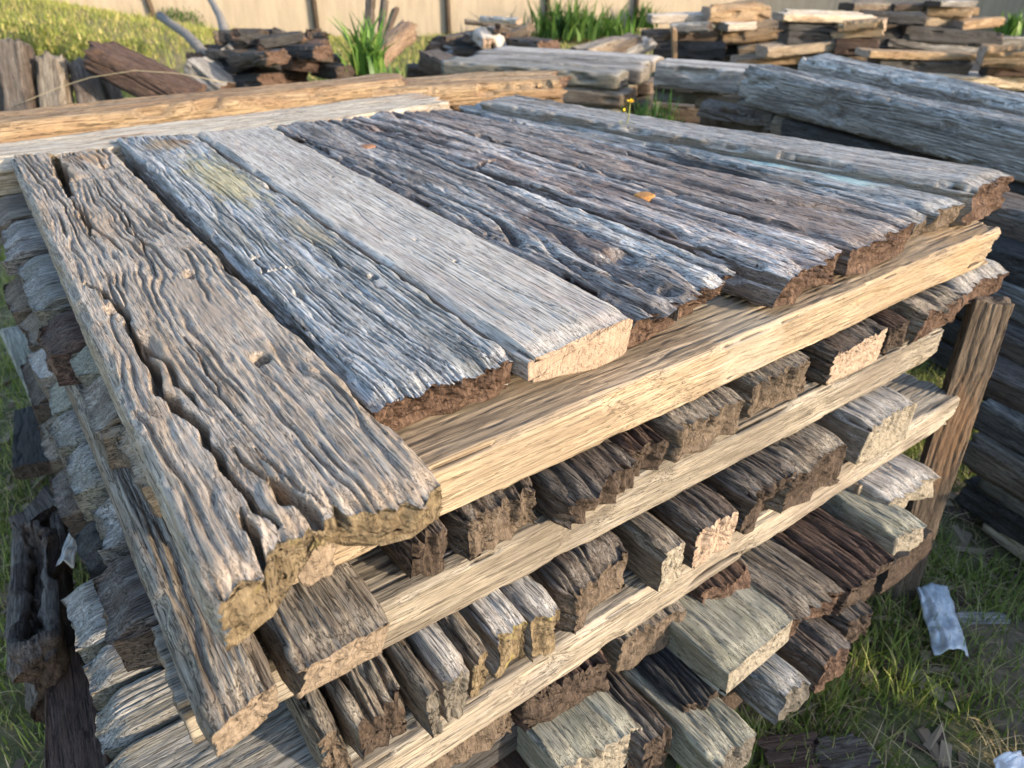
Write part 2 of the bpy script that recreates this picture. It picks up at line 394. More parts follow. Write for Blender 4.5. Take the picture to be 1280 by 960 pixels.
    for sgn, row, spec in ((1, nxn - 1, front), (-1, 0, back)):
        ry_, rz_, rx_ = Y[row], Z[row], XX[row]
        cy, cz = ry_.mean(), rz_.mean()
        e0 = efun(spec, ry_, rz_)
        prev = row * m + np.arange(m)
        for k in range(1, K + 1):
            s = 1 - k / K * .985
            yv = cy + (ry_ - cy) * s; zv = cz + (rz_ - cz) * s
            ex = efun(spec, yv, zv) + spec.get('pit', .002) * (fbm(yv * 150, zv * 150, seed + 61, 3) - .5) * 2 * min(1, 3 * (1 - s))
            ex = ex - spec.get('cup', 0) * (1 - s)
            xv = (L + ex) if sgn > 0 else (0 - ex)
            verts.append(np.stack([xv, yv, zv], 1))
            cur = base + np.arange(m); base += m
            a, b2, c, dd = prev, np.roll(prev, -1), np.roll(cur, -1), cur
            q = np.stack([b2, a, dd, c], -1) if sgn > 0 else np.stack([a, b2, c, dd], -1)
            faces.append(q); midx.append(np.ones(len(q), int)); prev = cur
        # closing fan
        ctr = base; base += 1
        verts.append(np.array([[verts[-1][:, 0].mean(), cy, cz]]))
        half = m // 2
        idx = np.arange(0, m - 1, 2)
        a, b2, c = prev[idx], prev[(idx + 1) % m], prev[(idx + 2) % m]
        q = np.stack([np.full(len(idx), ctr), c, b2, a], -1) if sgn > 0 else np.stack([np.full(len(idx), ctr), a, b2, c], -1)
        faces.append(q); midx.append(np.ones(len(q), int))
    me = mesh_np(name, np.concatenate(verts), np.concatenate(faces), np.concatenate(midx), True, sharp)
    return me

def place(ob, P0, P1):
    """local X axis from P0 to P1 (points of the base line)"""
    P0 = Vector(P0); P1 = Vector(P1)
    xa = (P1 - P0).normalized(); ya = Vector((0, 0, 1)).cross(xa).normalized(); za = xa.cross(ya)
    ob.matrix_world = Matrix(((xa.x, ya.x, za.x, P0.x), (xa.y, ya.y, za.y, P0.y), (xa.z, ya.z, za.z, P0.z), (0, 0, 0, 1)))

def quad_timber(name, label, cat, group, q, ztop, h, mat, end, px=True, pcracks=(), pdents=(), zf=None, **kw):
    """q: far-left, far-right, near-right, near-left corners of the top face (photo pixels on the plane z = ztop, or plan points)"""
    Q = [onz(*p, ztop)[:2] if px else np.array(p[:2], float) for p in q]
    f = .5 * (Q[0] + Q[1]); n = .5 * (Q[2] + Q[3]); ax = (n - f); L = np.hypot(*ax); ax = ax / L
    ay = np.array([-ax[1], ax[0]])
    W0 = abs((Q[1] - Q[0]) @ ay); W1 = abs((Q[2] - Q[3]) @ ay)
    loc = lambda p: ((onz(*p, ztop)[:2] - f) @ ax, (onz(*p, ztop)[:2] - f) @ ay)
    fr = dict(kw.pop('front', {}) or {})
    k = ((Q[2] - n) @ ax - (Q[3] - n) @ ax) / max(W1, 1e-3); fr['skew'] = fr.get('skew', 0) + k
    if 'pline' in fr: fr['line'] = sorted((lambda a: (a[1], a[0] - L - k * a[1]))(loc(p)) for p in fr['pline'])
    bk = dict(kw.pop('back', {}) or {})
    k2 = ((Q[1] - f) @ ax - (Q[0] - f) @ ax) / max(W0, 1e-3); bk['skew'] = bk.get('skew', 0) - k2
    cr = list(kw.pop('cracks', ())) + [([loc(p) for p in pl], w, d) for pl, w, d in pcracks]
    kw['calm'] = [(*loc(p), rx, ry) for p, rx, ry in kw.pop('pcalm', ())]
    dn = list(kw.pop('dents', ())) + [(*loc(p), rx, ry, d) for p, rx, ry, d in pdents]
    me = timber_mesh(name, L, W0, W1, h, front=fr, back=bk, cracks=cr, dents=dn, **kw)
    ob = link(name, me, [M[mat], E[end]])
    z0 = ztop - h
    place(ob, (f[0], f[1], z0 if zf is None else zf - h), (n[0], n[1], z0))
    tag(ob, label, cat, group)
    return ob

def beam(name, label, cat, group, P0, P1, W, h, mat, end, back=True, **kw):
    """P0, P1: ends of the TOP edge nearest the camera, left to right; W goes away from the camera"""
    P0 = np.array(P0, float); P1 = np.array(P1, float)
    ax = P1 - P0; L = float(np.linalg.norm(ax)); a2 = ax[:2] / np.hypot(*ax[:2])
    per = np.array([-a2[1], a2[0]]) * (W / 2)
    me = timber_mesh(name, L, W, W, h, **kw)
    ob = link(name, me, [M[mat], E[end]])
    place(ob, (P0[0] + per[0], P0[1] + per[1], P0[2] - h), (P1[0] + per[0], P1[1] + per[1], P1[2] - h))
    tag(ob, label, cat, group)
    return ob

SL = 'sleeper'
# ------------------------------------------------------------------ the yard: ground, bank, wall
def mat_ground():
    m, nt, b = new_mat('yard_soil')
    tc = nt.nodes.new("ShaderNodeTexCoord"); v = tc.outputs["Object"]
    n1 = noise(nt, v, 1.3, 5, .6); n2 = noise(nt, v, 14, 6, .7); n3 = noise(nt, v, 90, 4, .7)
    c = ramp(nt, n1, [(.35, (.07, .085, .03)), (.5, (.11, .115, .045)), (.62, (.21, .16, .10))])
    c = mixc(nt, .6, c, ramp(nt, n2, [(.35, (.05, .055, .024)), (.5, (.13, .12, .06)), (.68, (.27, .215, .135))]))
    nt.links.new(c, b.inputs["Base Color"]); b.inputs["Roughness"].default_value = .95
    bump(nt, b, [(n2, .8, .03), (n3, .7, .008)])
    return m
M['soil'] = mat_ground()
def gz(x, y):
    x = np.asarray(x, float); y = np.asarray(y, float)
    z = .05 * (fbm(x * .7, y * .7, 5, 3) - .5) + .02 * (fbm(x * 4, y * 4, 8, 2) - .5)
    bank = .78 * np.exp(-(((x + 9.6) / 3.6) ** 2 + ((y - 11.0) / 2.3) ** 2)) + .35 * np.exp(-(((x + 6.2) / 2.2) ** 2 + ((y - 11.2) / 1.6) ** 2))
    return z + bank * (1 + .25 * (fbm(x * 1.2, y * 1.2, 31, 3) - .5))
xs = np.concatenate([-np.geomspace(200, 14, 14), np.linspace(-13.5, 13.5, 190), np.geomspace(14, 200, 14)])
ys = np.concatenate([-np.geomspace(200, 5, 12), np.linspace(-4.5, 22, 190), np.geomspace(23, 220, 14)])
GX, GY = np.meshgrid(xs, ys); gv = np.stack([GX, GY, gz(GX, GY)], -1).reshape(-1, 3)
n_ = len(xs); I = (np.arange(len(ys) - 1)[:, None] * n_ + np.arange(n_ - 1)[None, :]).ravel()
tag(link('ground', mesh_np('ground', gv, np.stack([I, I + 1, I + n_ + 1, I + n_], -1)), M['soil']), kind='structure')

def mat_wall():
    m, nt, b = new_mat('rendered_concrete')
    tc = nt.nodes.new("ShaderNodeTexCoord"); v = tc.outputs["Object"]
    n1 = noise(nt, v, 1.0, 4, .6, (.5, .5, .5)); n2 = noise(nt, v, 1.0, 5, .65, (9, 9, 1.2)); n3 = noise(nt, v, 30, 4, .7)
    c = ramp(nt, n1, [(.3, (.29, .24, .18)), (.7, (.35, .29, .215))])
    c = mixc(nt, .45, c, ramp(nt, n2, [(.3, (.19, .155, .115)), (.6, (.35, .29, .215))]))
    c = mixc(nt, .12, c, n3, 'OVERLAY')
    nt.links.new(c, b.inputs["Base Color"]); b.inputs["Roughness"].default_value = .92
    bump(nt, b, [(n3, .4, .01)])
    return m
M['wall'] = mat_wall()
def box_verts(x0, x1, y0, y1, z0, z1):
    v = [(x, y, z) for z in (z0, z1) for y in (y0, y1) for x in (x0, x1)]
    f = [(0, 2, 3, 1), (4, 5, 7, 6), (0, 1, 5, 4), (2, 6, 7, 3), (0, 4, 6, 2), (1, 3, 7, 5)]
    return v, f
WA = R(10.5); WC = np.array([math.cos(WA), math.sin(WA)]); WO = np.array([-1.0, 13.95])     # line of the wall's foot
def wallpt(s, off=0.0): return WO + WC * s + np.array([WC[1], -WC[0]]) * off
v, f = box_verts(-22, 34, 0, .16, -.3, 2.3)
wl = link('boundary_wall', mesh_np('boundary_wall', v, f, smooth=False), M['wall'])
wl.location = (WO[0], WO[1], 0); wl.rotation_euler = (0, 0, WA)
tag(wl, 'long beige rendered boundary wall across the back of the yard', 'wall', kind='thing')
v, f = box_verts(-22, 34, -.03, .19, 2.3, 2.38)
link('coping', mesh_np('coping', v, f, smooth=False), M['wall'], wl)
M['rustpole'] = wood('dark_fence_pole', (.16, .12, .09), (.09, .065, .048), (.04, .03, .022), bstr=.3)
def tube_mesh(name, pts, rad, n=10, cap=True, seed=0, rough=.0):
    pts = np.array(pts, float); rad = np.broadcast_to(np.array(rad, float), (len(pts),))
    vs = []; fs = []
    for i, p in enumerate(pts):
        d = pts[min(i + 1, len(pts) - 1)] - pts[max(i - 1, 0)]; d = d / np.linalg.norm(d)
        a = np.cross(d, [0, 0, 1.0]) if abs(d[2]) < .9 else np.cross(d, [1.0, 0, 0]); a /= np.linalg.norm(a); b_ = np.cross(d, a)
        for k in range(n):
            q = 2 * math.pi * k / n; rr = rad[i] * (1 + rough * (vn(i * .7 + seed, k * .9, seed) - .5))
            vs.append(p + rr * (a * math.cos(q) + b_ * math.sin(q)))
    for i in range(len(pts) - 1):
        for k in range(n):
            fs.append((i * n + k, i * n + (k + 1) % n, (i + 1) * n + (k + 1) % n, (i + 1) * n + k))
    me = bpy.data.meshes.new(name)
    fl = [tuple(reversed(q)) for q in fs]
    if cap: fl += [tuple(range(n)), tuple(reversed(range((len(pts) - 1) * n, len(pts) * n)))]
    me.from_pydata([tuple(q) for q in vs], [], [tuple(reversed(q)) for q in fl]); me.update()
    for p in me.polygons: p.use_smooth = len(p.vertices) == 4
    return me
def on_wall(px, py, off=.06):
    d = ray(px, py); nrm = np.array([WC[1], -WC[0]]); p0 = wallpt(0, off)
    t = (p0 @ nrm) / (d[:2] @ nrm); return d * t + np.array([0, 0, H])
for i, (px, lab) in enumerate([(202, 'slanting slim dark pole against the wall, leftmost of five'), (397, 'slim dark pole against the wall above the heap of dark timbers'),
        (561, 'slim dark pole against the wall just right of the spiky plant'), (684, 'slim dark pole against the wall right of the mixed heap'), (793, 'slim dark pole against the wall, rightmost of five')]):
    p = on_wall(px, 40); x, y = p[0], p[1]
    top = (x - (.35 if i == 0 else 0), y, 2.5)
    po = link('fence_pole', tube_mesh('fence_pole', [(x, y, -.2), (x * .5 + top[0] * .5, y, 1.2), top], [.045, .042, .04], 10), M['rustpole'])
    tag(po, lab, 'pole', 'slim poles along the wall')

# ------------------------------------------------------------------ the near stack: top row of wide sleepers
GT = 'sleepers laid across the top of the near stack'
big = dict(nt=140, ns=22, nb=8, nx=520, dense=1.45, K=22)
quad_timber('sleeper', 'warm tan sleeper with deep wavy grooves, nearest in the top row', SL, GT,
    [(10, 195), (140, 186), (551, 588), (256, 745)], T, .088, 'tan', 'yellow', seed=11, pcalm=[((185, 432), .16, .035), ((300, 408), .12, .05), ((118, 215), .07, .05), ((215, 300), .06, .04), ((150, 330), .05, .03)], **big,
    gd=.0095, gt=84, gx=7, warp=.020, gw=.8, g2=.5, rough=.0016, wob=.003, r=.012, chip=.006,
    belly=lambda d, y: .056 * (1 - sm(.10, .20, d)) * np.exp(-((y + .020) / .026) ** 4) + .024 * (1 - sm(.02, .12, d)) * sm(0, .02, y),
    front=dict(pline=[(246, 750), (262, 745), (285, 728), (304, 716), (326, 708), (340, 676), (356, 672), (372, 664), (392, 652), (408, 646), (420, 628), (432, 640), (470, 634), (520, 618), (549, 592)],
               under=.010, pw=1.3, fib=.007, ff=150, fz=35, chunk=.012, pit=.007, round=.008),
    back=dict(fib=.012, ff=110, chunk=.014, pit=.003),
    pcracks=[([(335, 600), (368, 632), (398, 655), (420, 690)], .010, .075), ([(300, 640), (318, 680), (330, 720)], .005, .05), ([(66, 176), (72, 200), (80, 226), (88, 244)], .013, .085), ([(88, 244), (103, 272), (118, 296)], .004, .03),
             ([(103, 353), (139, 370), (165, 407), (184, 452), (199, 490), (225, 505), (244, 522), (280, 582), (322, 640), (352, 668)], .0062, .045),
             ([(165, 407), (205, 455), (222, 480), (250, 500)], .004, .02), ([(290, 560), (345, 612), (395, 655)], .0045, .03),
             ([(318, 560), (370, 610), (412, 645)], .003, .02), ([(140, 240), (180, 310), (196, 345)], .0022, .012),
             ([(230, 420), (262, 470), (300, 520)], .0025, .012), ([(255, 255), (300, 300), (330, 330)], .002, .008)],
    pdents=[((325, 446), .020, .013, .022), ((236, 342), .020, .010, .014), ((130, 207), .028, .016, .012), ((185, 430), .05, .016, .008),
            ((300, 405), .055, .022, -.001), ((100, 222), .03, .03, .006), ((140, 385), .022, .012, .012)])
quad_timber('sleeper', 'blue grey sleeper with tight raised grain, right beside the grooved tan one', SL, GT,
    [(145, 170), (244, 167), (651, 440), (468, 511)], T, .078, 'blue', 'rot', seed=23, trough=(.003, 40), pcalm=[((232, 192), .09, .07), ((430, 290), .06, .03)], **big,
    gd=.0080, gt=135, gx=7, warp=.014, gw=.6, g2=.5, rough=.0010, wob=.004, r=.014, chip=.006,
    front=dict(under=.034, pw=.7, fib=.006, ff=150, fz=60, chunk=.014, pit=.014, round=.006, line=[(-.09, 0), (-.02, -.006), (.03, .004), (.09, 0)]),
    back=dict(fib=.004, chunk=.01, round=.004),
    pcracks=[([(320, 320), (330, 340), (372, 330)], .004, .014), ([(392, 300), (430, 330), (470, 348)], .0035, .014), ([(330, 352), (375, 400), (440, 455)], .0025, .012),
             ([(232, 262), (290, 318), (350, 378)], .002, .009), ([(420, 360), (490, 405), (560, 455)], .0022, .012), ([(505, 380), (560, 415), (620, 448)], .002, .010)],
    pdents=[((320, 320), .010, .010, .016), ((466, 345), .014, .008, .010), ((235, 195), .055, .03, .004), ((374, 368), .02, .008, .006), ((232, 178), .01, .006, .008)])
quad_timber('sleeper', 'smooth pale grey sleeper with a clean sawn pinkish end, third from the grooved tan one', SL, GT,
    [(247, 166), (340, 157), (800, 394), (655, 446)], T, .080, 'pale', 'sawnend', seed=37, keel=.05, **big,
    gd=.0022, gt=150, gx=5, warp=.010, gw=.35, g2=.7, rough=.0006, wob=.005, r=.014, chip=.006,
    front=dict(under=.010, fib=.0012, ff=60, chunk=.004, pit=.0012, round=.005, line=[(-.08, .004), (.0, 0), (.08, -.008)]), back=dict(fib=.004, chunk=.006),
    pcracks=[([(560, 325), (640, 365), (730, 400)], .0012, .006), ([(430, 250), (470, 285), (520, 318)], .001, .004)],
    pdents=[((520, 301), .006, .004, .012), ((570, 329), .006, .004, .012), ((415, 222), .006, .004, .01), ((441, 228), .005, .004, .008), ((365, 163), .008, .007, .012), ((300, 180), .02, .012, .003)])
s4 = quad_timber('sleeper', 'dark mottled sleeper with ragged overhanging end beside the smooth pale one', SL, GT,
    [(346, 156), (424, 148), (930, 336), (806, 399)], T, .078, 'mottled', 'rot', seed=41, trough=(.020, 26), **big,
    gd=.0036, gt=70, gx=7, warp=.02, g2=.5, rough=.0022, wob=.009, r=.013, chip=.009,
    front=dict(under=.045, pw=.6, fib=.008, ff=90, fz=20, chunk=.020, pit=.014, round=.007), back=dict(fib=.006, chunk=.012),
    pcracks=[([(372, 166), (410, 190), (440, 212)], .006, .03), ([(455, 232), (520, 262), (600, 298), (640, 316)], .004, .025), ([(610, 290), (700, 322), (800, 362), (850, 378)], .005, .022),
             ([(640, 262), (740, 296), (830, 330)], .003, .018)],
    pdents=[((640, 290), .05, .02, .006), ((790, 345), .05, .02, .008), ((430, 200), .05, .02, .012), ((835, 360), .02, .012, .014)])
quad_timber('sleeper', 'split dark sleeper with a lifted pale splinter lying in its middle', SL, GT,
    [(425, 147), (498, 140), (1066, 306), (984, 342)], T + .004, .081, 'mauve', 'rot', seed=53, trough=(.022, 22), **big,
    gd=.0034, gt=60, gx=6, warp=.02, g2=.5, rough=.0022, wob=.010, r=.013, chip=.009,
    front=dict(under=.02, pw=.8, fib=.006, ff=90, fz=25, chunk=.016, pit=.013, round=.005), back=dict(fib=.008, chunk=.014),
    pcracks=[([(440, 150), (500, 168), (560, 186)], .006, .03), ([(560, 208), (600, 206), (620, 200)], .008, .03), ([(660, 228), (740, 262), (830, 292), (900, 318)], .006, .035), ([(690, 218), (760, 240), (850, 268)], .0035, .02)],
    pdents=[((480, 160), .06, .022, .014), ((606, 203), .02, .014, .018), ((720, 240), .05, .02, .01), ((880, 300), .06, .02, .006)])
s6 = quad_timber('sleeper', 'brown and silver streaked sleeper carrying an orange rusty bolt, sixth along the top row', SL, GT,
    [(500, 141), (566, 135), (1148, 270), (1069, 305)], T + .002, .080, 'streak', 'rot', seed=67, trough=(.020, 20), **big,
    gd=.0030, gt=64, gx=6, warp=.018, g2=.5, rough=.0018, wob=.008, r=.014, chip=.007,
    front=dict(under=.012, pw=.8, fib=.006, ff=90, fz=25, chunk=.016, pit=.013, round=.006), back=dict(fib=.006, chunk=.012),
    pcracks=[([(580, 166), (605, 172), (640, 176)], .009, .03), ([(700, 196), (800, 224), (900, 250), (985, 272)], .004, .03), ([(740, 178), (840, 206), (940, 232)], .003, .02), ([(820, 258), (930, 290), (1040, 318)], .003, .025), ([(640, 190), (720, 210), (800, 236), (860, 250)], .005, .025), ([(900, 262), (990, 288), (1040, 300)], .003, .015)],
    pdents=[((600, 168), .03, .02, .016), ((760, 222), .05, .02, .008), ((690, 232), .03, .016, .01)])
quad_timber('sleeper', 'sunken silver sleeper with a sooty black patch, beside the raised last one', SL, GT,
    [(570, 134), (590, 131), (1168, 262), (1150, 273)], T - .012, .066, 'sooty', 'brown', seed=71, trough=(.008, 30), **big,
    gd=.0024, gt=80, gx=6, warp=.016, g2=.5, wob=.006, r=.014, chip=.008, front=dict(under=.02, fib=.006, ff=80, chunk=.01, round=.008), back=dict(fib=.006, chunk=.012),
    pcracks=[([(640, 150), (740, 180), (820, 200)], .004, .02)], pdents=[((900, 203), .12, .02, .012)])
quad_timber('sleeper', 'narrow flaking grey sleeper, second from the far right of the top row', SL, GT,
    [(590, 131), (604, 127), (1208, 247), (1170, 260)], T - .010, .066, 'blue2', 'brown', seed=79, trough=(.007, 34), **big,
    gd=.0024, gt=80, gx=6, warp=.016, g2=.5, wob=.006, r=.014, chip=.009, front=dict(under=.015, fib=.008, ff=80, chunk=.012, round=.007), back=dict(fib=.006, chunk=.012),
    pcracks=[([(760, 176), (860, 200), (960, 222)], .003, .014)], pdents=[((870, 190), .10, .02, .008)])
quad_timber('sleeper', 'raised tan grey sleeper with crumbling reddish end, last at the right of the top row', SL, GT,
    [(601, 126), (646, 118), (1264, 214), (1220, 234)], T + .016, .094, 'grey', 'rot', seed=83, trough=(.005, 26), **big,
    gd=.0016, gt=80, gx=6, warp=.012, g2=.5, wob=.005, r=.016, chip=.008, front=dict(under=.0, fib=.007, ff=90, fz=90, chunk=.014, pit=.012, round=.008), back=dict(fib=.006, chunk=.012))

# ------------------------------------------------------------------ bearers of the near stack (run left to right, faces towards the camera)
GB = 'long bearers between the rows of the near stack'
bb = dict(nt=40, ns=40, nb=6, nx=330, K=10)
beam('bearer', 'thick pale yellow sunlit bearer directly under the top row', 'bearer', GB, st(-.235, 0, .983), st(1.385, .004, .983), .15, .083,
    'sawn', 'sawnend', gd=.0040, gt=95, gx=3, warp=.008, gw=.35, g2=.9, rough=.0009, wob=.006, r=.008, chip=.009, seed=101, bow=-.004, front=dict(fib=.012, ff=130, fz=130, chunk=.01), back=dict(fib=.003), **bb)
beam('bearer', 'pale cream bearer with dirt smudges, second of the long ones from the top', 'bearer', GB, st(-.345, .006, .81), st(1.215, .034, .81), .14, .078,
    'sawngrey', 'mud', gd=.0040, gt=95, gx=3, warp=.008, gw=.35, g2=.9, rough=.0009, wob=.006, r=.009, chip=.010, seed=107, front=dict(fib=.01, chunk=.016, round=.008), back=dict(fib=.003), **bb)
beam('bearer', 'bleached grey bearer, lowest of the long sunlit ones, third from the top', 'bearer', GB, st(-.47, .066, .612), st(1.33, .066, .612), .15, .076,
    'sawngrey', 'paleend', gd=.0040, gt=95, gx=3, warp=.008, gw=.35, g2=.9, rough=.0010, wob=.006, r=.009, chip=.011, seed=113, front=dict(fib=.008, chunk=.012), back=dict(fib=.003), **bb)
beam('lath', 'short orange lath tucked under the third bearer near the leaning post', 'lath', None, st(.95, .075, .532), st(1.12, .075, .532), .05, .030,
    'sawn', 'sawnend', nx=30, r=.004, seed=117)

# ------------------------------------------------------------------ rows of sleeper ends in the front of the near stack
md = dict(nt=64, ns=30, nb=8, nx=190, dense=2.2, K=18, g2=.6)
def row_end(name, label, group, pl, pr, z, h, mat, end, L=1.5, world=False, lead=0.0, **kw):
    """l, r: near top corners, photo pixels on the plane z (or (s, u) in the stack's plan if world)"""
    A, B = (st(*pl), st(*pr)) if world else (onz(*pl, z), onz(*pr, z))
    b3 = UU * (-L)
    q = [A[:2] + b3, B[:2] + b3, B[:2], A[:2]]
    o = dict(md); o.update(kw)
    return quad_timber(name, label, SL, group, q, z, h, mat, end, px=False, **o)
G2 = 'sleeper ends in the second row of the near stack'
S = [  # s0, s1, u, material, end, label, style
 (-.330, -.258, .112, 'greybrown', 'mud', 'tall earth stained sleeper at the left corner, under the yellow tip of the grooved one', dict(gd=.0016, gt=60, h=.09, under=.035, chunk=.004, fib=.002, skewf=-.25)),
 (-.247, -.128, .100, 'greybrown', 'mud', 'flat brown sleeper with round stains on its end, beside the dark slot', dict(gd=.0016, gt=60, h=.088, chunk=.004, fib=.002, under=.028)),
 (-.061, .003, .005, 'dark', 'dark', 'narrow dark sleeper end with ridged top, under the grooved one', dict(gd=.005, gt=60, under=.012, chunk=.008)),
 (.013, .142, .006, 'dark', 'brown', 'gnarled brown sleeper end with knobbly vertical ridges, under the left part of the top bearer', dict(gd=.006, gt=50, under=-.01, chunk=.012, fib=.01, round=.014)),
 (.153, .300, .052, 'dark', 'dark', 'flat cracked sleeper end tapering to a point on the second bearer', dict(gd=.003, gt=60, h=.076, chunk=.022, fib=.01, under=.01)),
 (.300, .372, .020, 'red', 'dark', 'recessed dark sleeper end between a pointed one and a rounded one in the second row', dict(gd=.004, gt=60, h=.075, chunk=.014)),
 (.377, .540, .030, 'greybrown', 'brown', 'brown sleeper end with a long crack across its rough face, middle of the second row', dict(gd=.003, gt=60, chunk=.006, round=.008)),
 (.577, .740, .020, 'greybrown', 'brown', 'squarish brown sleeper end with a smooth stained face in the second row', dict(gd=.003, gt=60, chunk=.004, round=.005)),
 (.776, .953, .034, 'dark', 'sawnend', 'striped dark sleeper with a clean pinkish brown cut end, second row', dict(gd=.004, gt=70, chunk=.003, fib=.002)),
 (.962, 1.05, .030, 'red', 'dark', 'small cracked reddish sleeper end near the right of the second row', dict(gd=.003, gt=60, h=.07, chunk=.012, under=.01)),
 (1.055, 1.22, .045, 'greybrown', 'rot', 'round shouldered grey brown sleeper end near the right of the second row', dict(gd=.003, gt=50, chunk=.012, under=.01, round=.012)),
 (1.225, 1.445, .030, 'grey', 'rot', 'pale topped sleeper end sticking out beyond the top bearer at the far right', dict(gd=.0015, gt=50, chunk=.014, under=.012, round=.014)),
]
for i, (s0, s1, u, m, e, lab, k) in enumerate(S):
    row_end('sleeper', lab, G2, (s0, u), (s1, u), .810 + k.get('h', .086), k.get('h', .086), m, e, world=True, seed=201 + i * 7, L=1.5 + .05 * (i % 3),
        gd=k['gd'] * (1.9 if m in ('dark', 'red', 'greybrown') else 1), gt=k['gt'] * 1.25, gw=.75, gx=7, warp=.018, trough=(.010, 34) if m in ('dark', 'red') else (.004, 30), wob=.006, r=k.get('r', .014), chip=.008,
        front=dict(under=k.get('under', .005), chunk=k.get('chunk', .008), fib=k.get('fib', .008), ff=120, fz=12, pit=.006, round=k.get('round', .006), skew=k.get('skewf', 0)))
G3 = 'sleeper ends in the third row of the near stack'
S = [
 ((395, 925), (432, 905), 'greybrown', 'brown', 'narrow cracked stick at the bottom left of the third row', dict(gd=.004, chunk=.01)),
 ((436, 902), (508, 853), 'greybrown', 'dark', 'deeply split brown sleeper end with three ridges, left in the third row', dict(gd=.010, gt=36, chunk=.012, round=.01)),
 ((533, 872), (555, 860), 'greybrown', 'grey', 'thin grey sliver of timber in the third row, leftmost of the thin ones', dict(gd=.002, chunk=.006)),
 ((557, 858), (594, 837), 'grey', 'grey', 'grey stick with a crumbled end beside the thin sliver in the third row', dict(gd=.003, chunk=.010, under=.012)),
 ((583, 823), (612, 806), 'greybrown', 'yellow', 'narrow brown stick between two thicker grey ones in the third row', dict(gd=.003, chunk=.008, under=.01)),
 ((615, 800), (661, 768), 'grey', 'yellow', 'thick grey stick with flaking tan end in the third row', dict(gd=.003, chunk=.010, under=.012)),
 ((663, 774), (704, 750), 'grey', 'yellow', 'squarish grey stick next to the fat rounded end in the third row', dict(gd=.003, chunk=.010, under=.008)),
 ((706, 742), (792, 676), 'dark', 'brown', 'fat rounded brown sleeper end furrowed all over, middle of the third row', dict(gd=.006, gt=45, chunk=.006, round=.020, under=-.006)),
 ((829, 691), (866, 672), 'greybrown', 'paleend', 'small grey sleeper with a bright wedge shaped cut end in the third row', dict(gd=.0015, chunk=.002, fib=.001)),
 ((886, 672), (926, 630), 'dark', 'sawnend', 'dark rough sleeper with a thin bright cut end in the third row', dict(gd=.005, gt=60, chunk=.004)),
 ((938, 620), (1000, 574), 'dark', 'dark', 'charred looking jagged sleeper end right of the middle in the third row', dict(gd=.006, gt=60, chunk=.018, fib=.012, under=.012)),
 ((1008, 606), (1085, 560), 'greybrown', 'dark', 'striped brown sleeper end with rounded nose in the third row', dict(gd=.005, gt=60, chunk=.010, round=.010)),
 ((1106, 545), (1166, 505), 'grey', 'paleend', 'pale flat topped sleeper at the right of the third row', dict(gd=.0015, chunk=.004)),
]
for i, (l, r, m, e, lab, k) in enumerate(S):
    l3, r3 = [((q[:2] - _a) @ VV, min((q[:2] - _a) @ UU, .082)) for q in (onz(*l, .718), onz(*r, .718))]
    row_end('sleeper', lab, G3, l3, r3, .718, .104, m, e, world=True, seed=307 + i * 7, L=1.45, gd=k['gd'] * (1.8 if m in ('dark', 'red', 'black', 'greybrown') else 1), gt=k.get('gt', 55) * 1.25, gw=.75, gx=7, warp=.018, trough=(.010, 34) if m in ('dark', 'red', 'black') else (.003, 30), wob=.006, r=.013, chip=.008,
        front=dict(under=k.get('under', .0), chunk=k.get('chunk', .008), fib=k.get('fib', .007), ff=120, fz=12, pit=.006, round=k.get('round', .006)))
G4 = 'sleeper ends in the fourth row of the near stack'
S = [
 ((420, 990), (500, 945), .53, 'greybrown', 'brown', 'brown sleeper end at the lower frame edge left in the fourth row', dict(gd=.004)),
 ((520, 940), (642, 868), .53, 'dark', 'brown', 'shaggy brown sleeper end hanging below the third bearer at the left', dict(gd=.005, gt=45, chunk=.012, round=.012, under=-.006)),
 ((652, 876), (765, 815), .53, 'red', 'dark', 'dark red sleeper end with vertical clefts under the third bearer', dict(gd=.008, gt=34, chunk=.012, round=.008)),
 ((772, 800), (862, 752), .53, 'greybrown', 'brown', 'tan corrugated sleeper end under the middle of the third bearer', dict(gd=.005, gt=45, chunk=.005, round=.008)),
 ((880, 740), (945, 705), .53, 'red', 'rot', 'thin dark splintered end squeezed behind the pale sawn block', dict(gd=.004, chunk=.016, h=.05, L=1.4)),
 ((911, 840), (996, 768), .495, 'olive', 'paleend', 'pale block with saw marks across its flat top, sticking far out of the lower rows', dict(gd=.0006, gt=80, chunk=.0015, fib=.001, r=.006, h=.075)),
 ((985, 772), (1062, 733), .495, 'greybrown', 'rot', 'brown sleeper end with reddish splintered lip beside the pale sawn block', dict(gd=.003, chunk=.014, under=.02, fib=.01, h=.085)),
 ((1066, 742), (1120, 690), .50, 'red', 'dark', 'dark streaked sleeper end with shredded lower edge, left of the leaning post', dict(gd=.006, gt=60, chunk=.014, under=.02, h=.09)),
 ((1122, 668), (1164, 650), .515, 'olive', 'paleend', 'pale flat sleeper end touching the foot of the leaning post', dict(gd=.0015, chunk=.006, h=.07)),
 ((1110, 622), (1176, 588), .535, 'grey', 'paleend', 'chewed grey sleeper end just under the right tip of the third bearer', dict(gd=.002, chunk=.02, round=.01, h=.08)),
]
for i, (l, r, z, m, e, lab, k) in enumerate(S):
    h = k.get('h', .095)
    row_end('sleeper', lab, G4, l, r, z, h, m, e, seed=409 + i * 7, L=k.get('L', 1.45), gd=k['gd'] * (1.8 if m in ('dark', 'red', 'black', 'greybrown') else 1), gt=k.get('gt', 55) * 1.25, gw=.75, gx=7, warp=.018, trough=(.010, 34) if m in ('dark', 'red', 'black') else (.003, 30), wob=.006, r=k.get('r', .012), chip=.008,
        front=dict(under=k.get('under', .0), chunk=k.get('chunk', .008), fib=k.get('fib', .007), ff=120, fz=12, pit=.006, round=k.get('round', .006)))
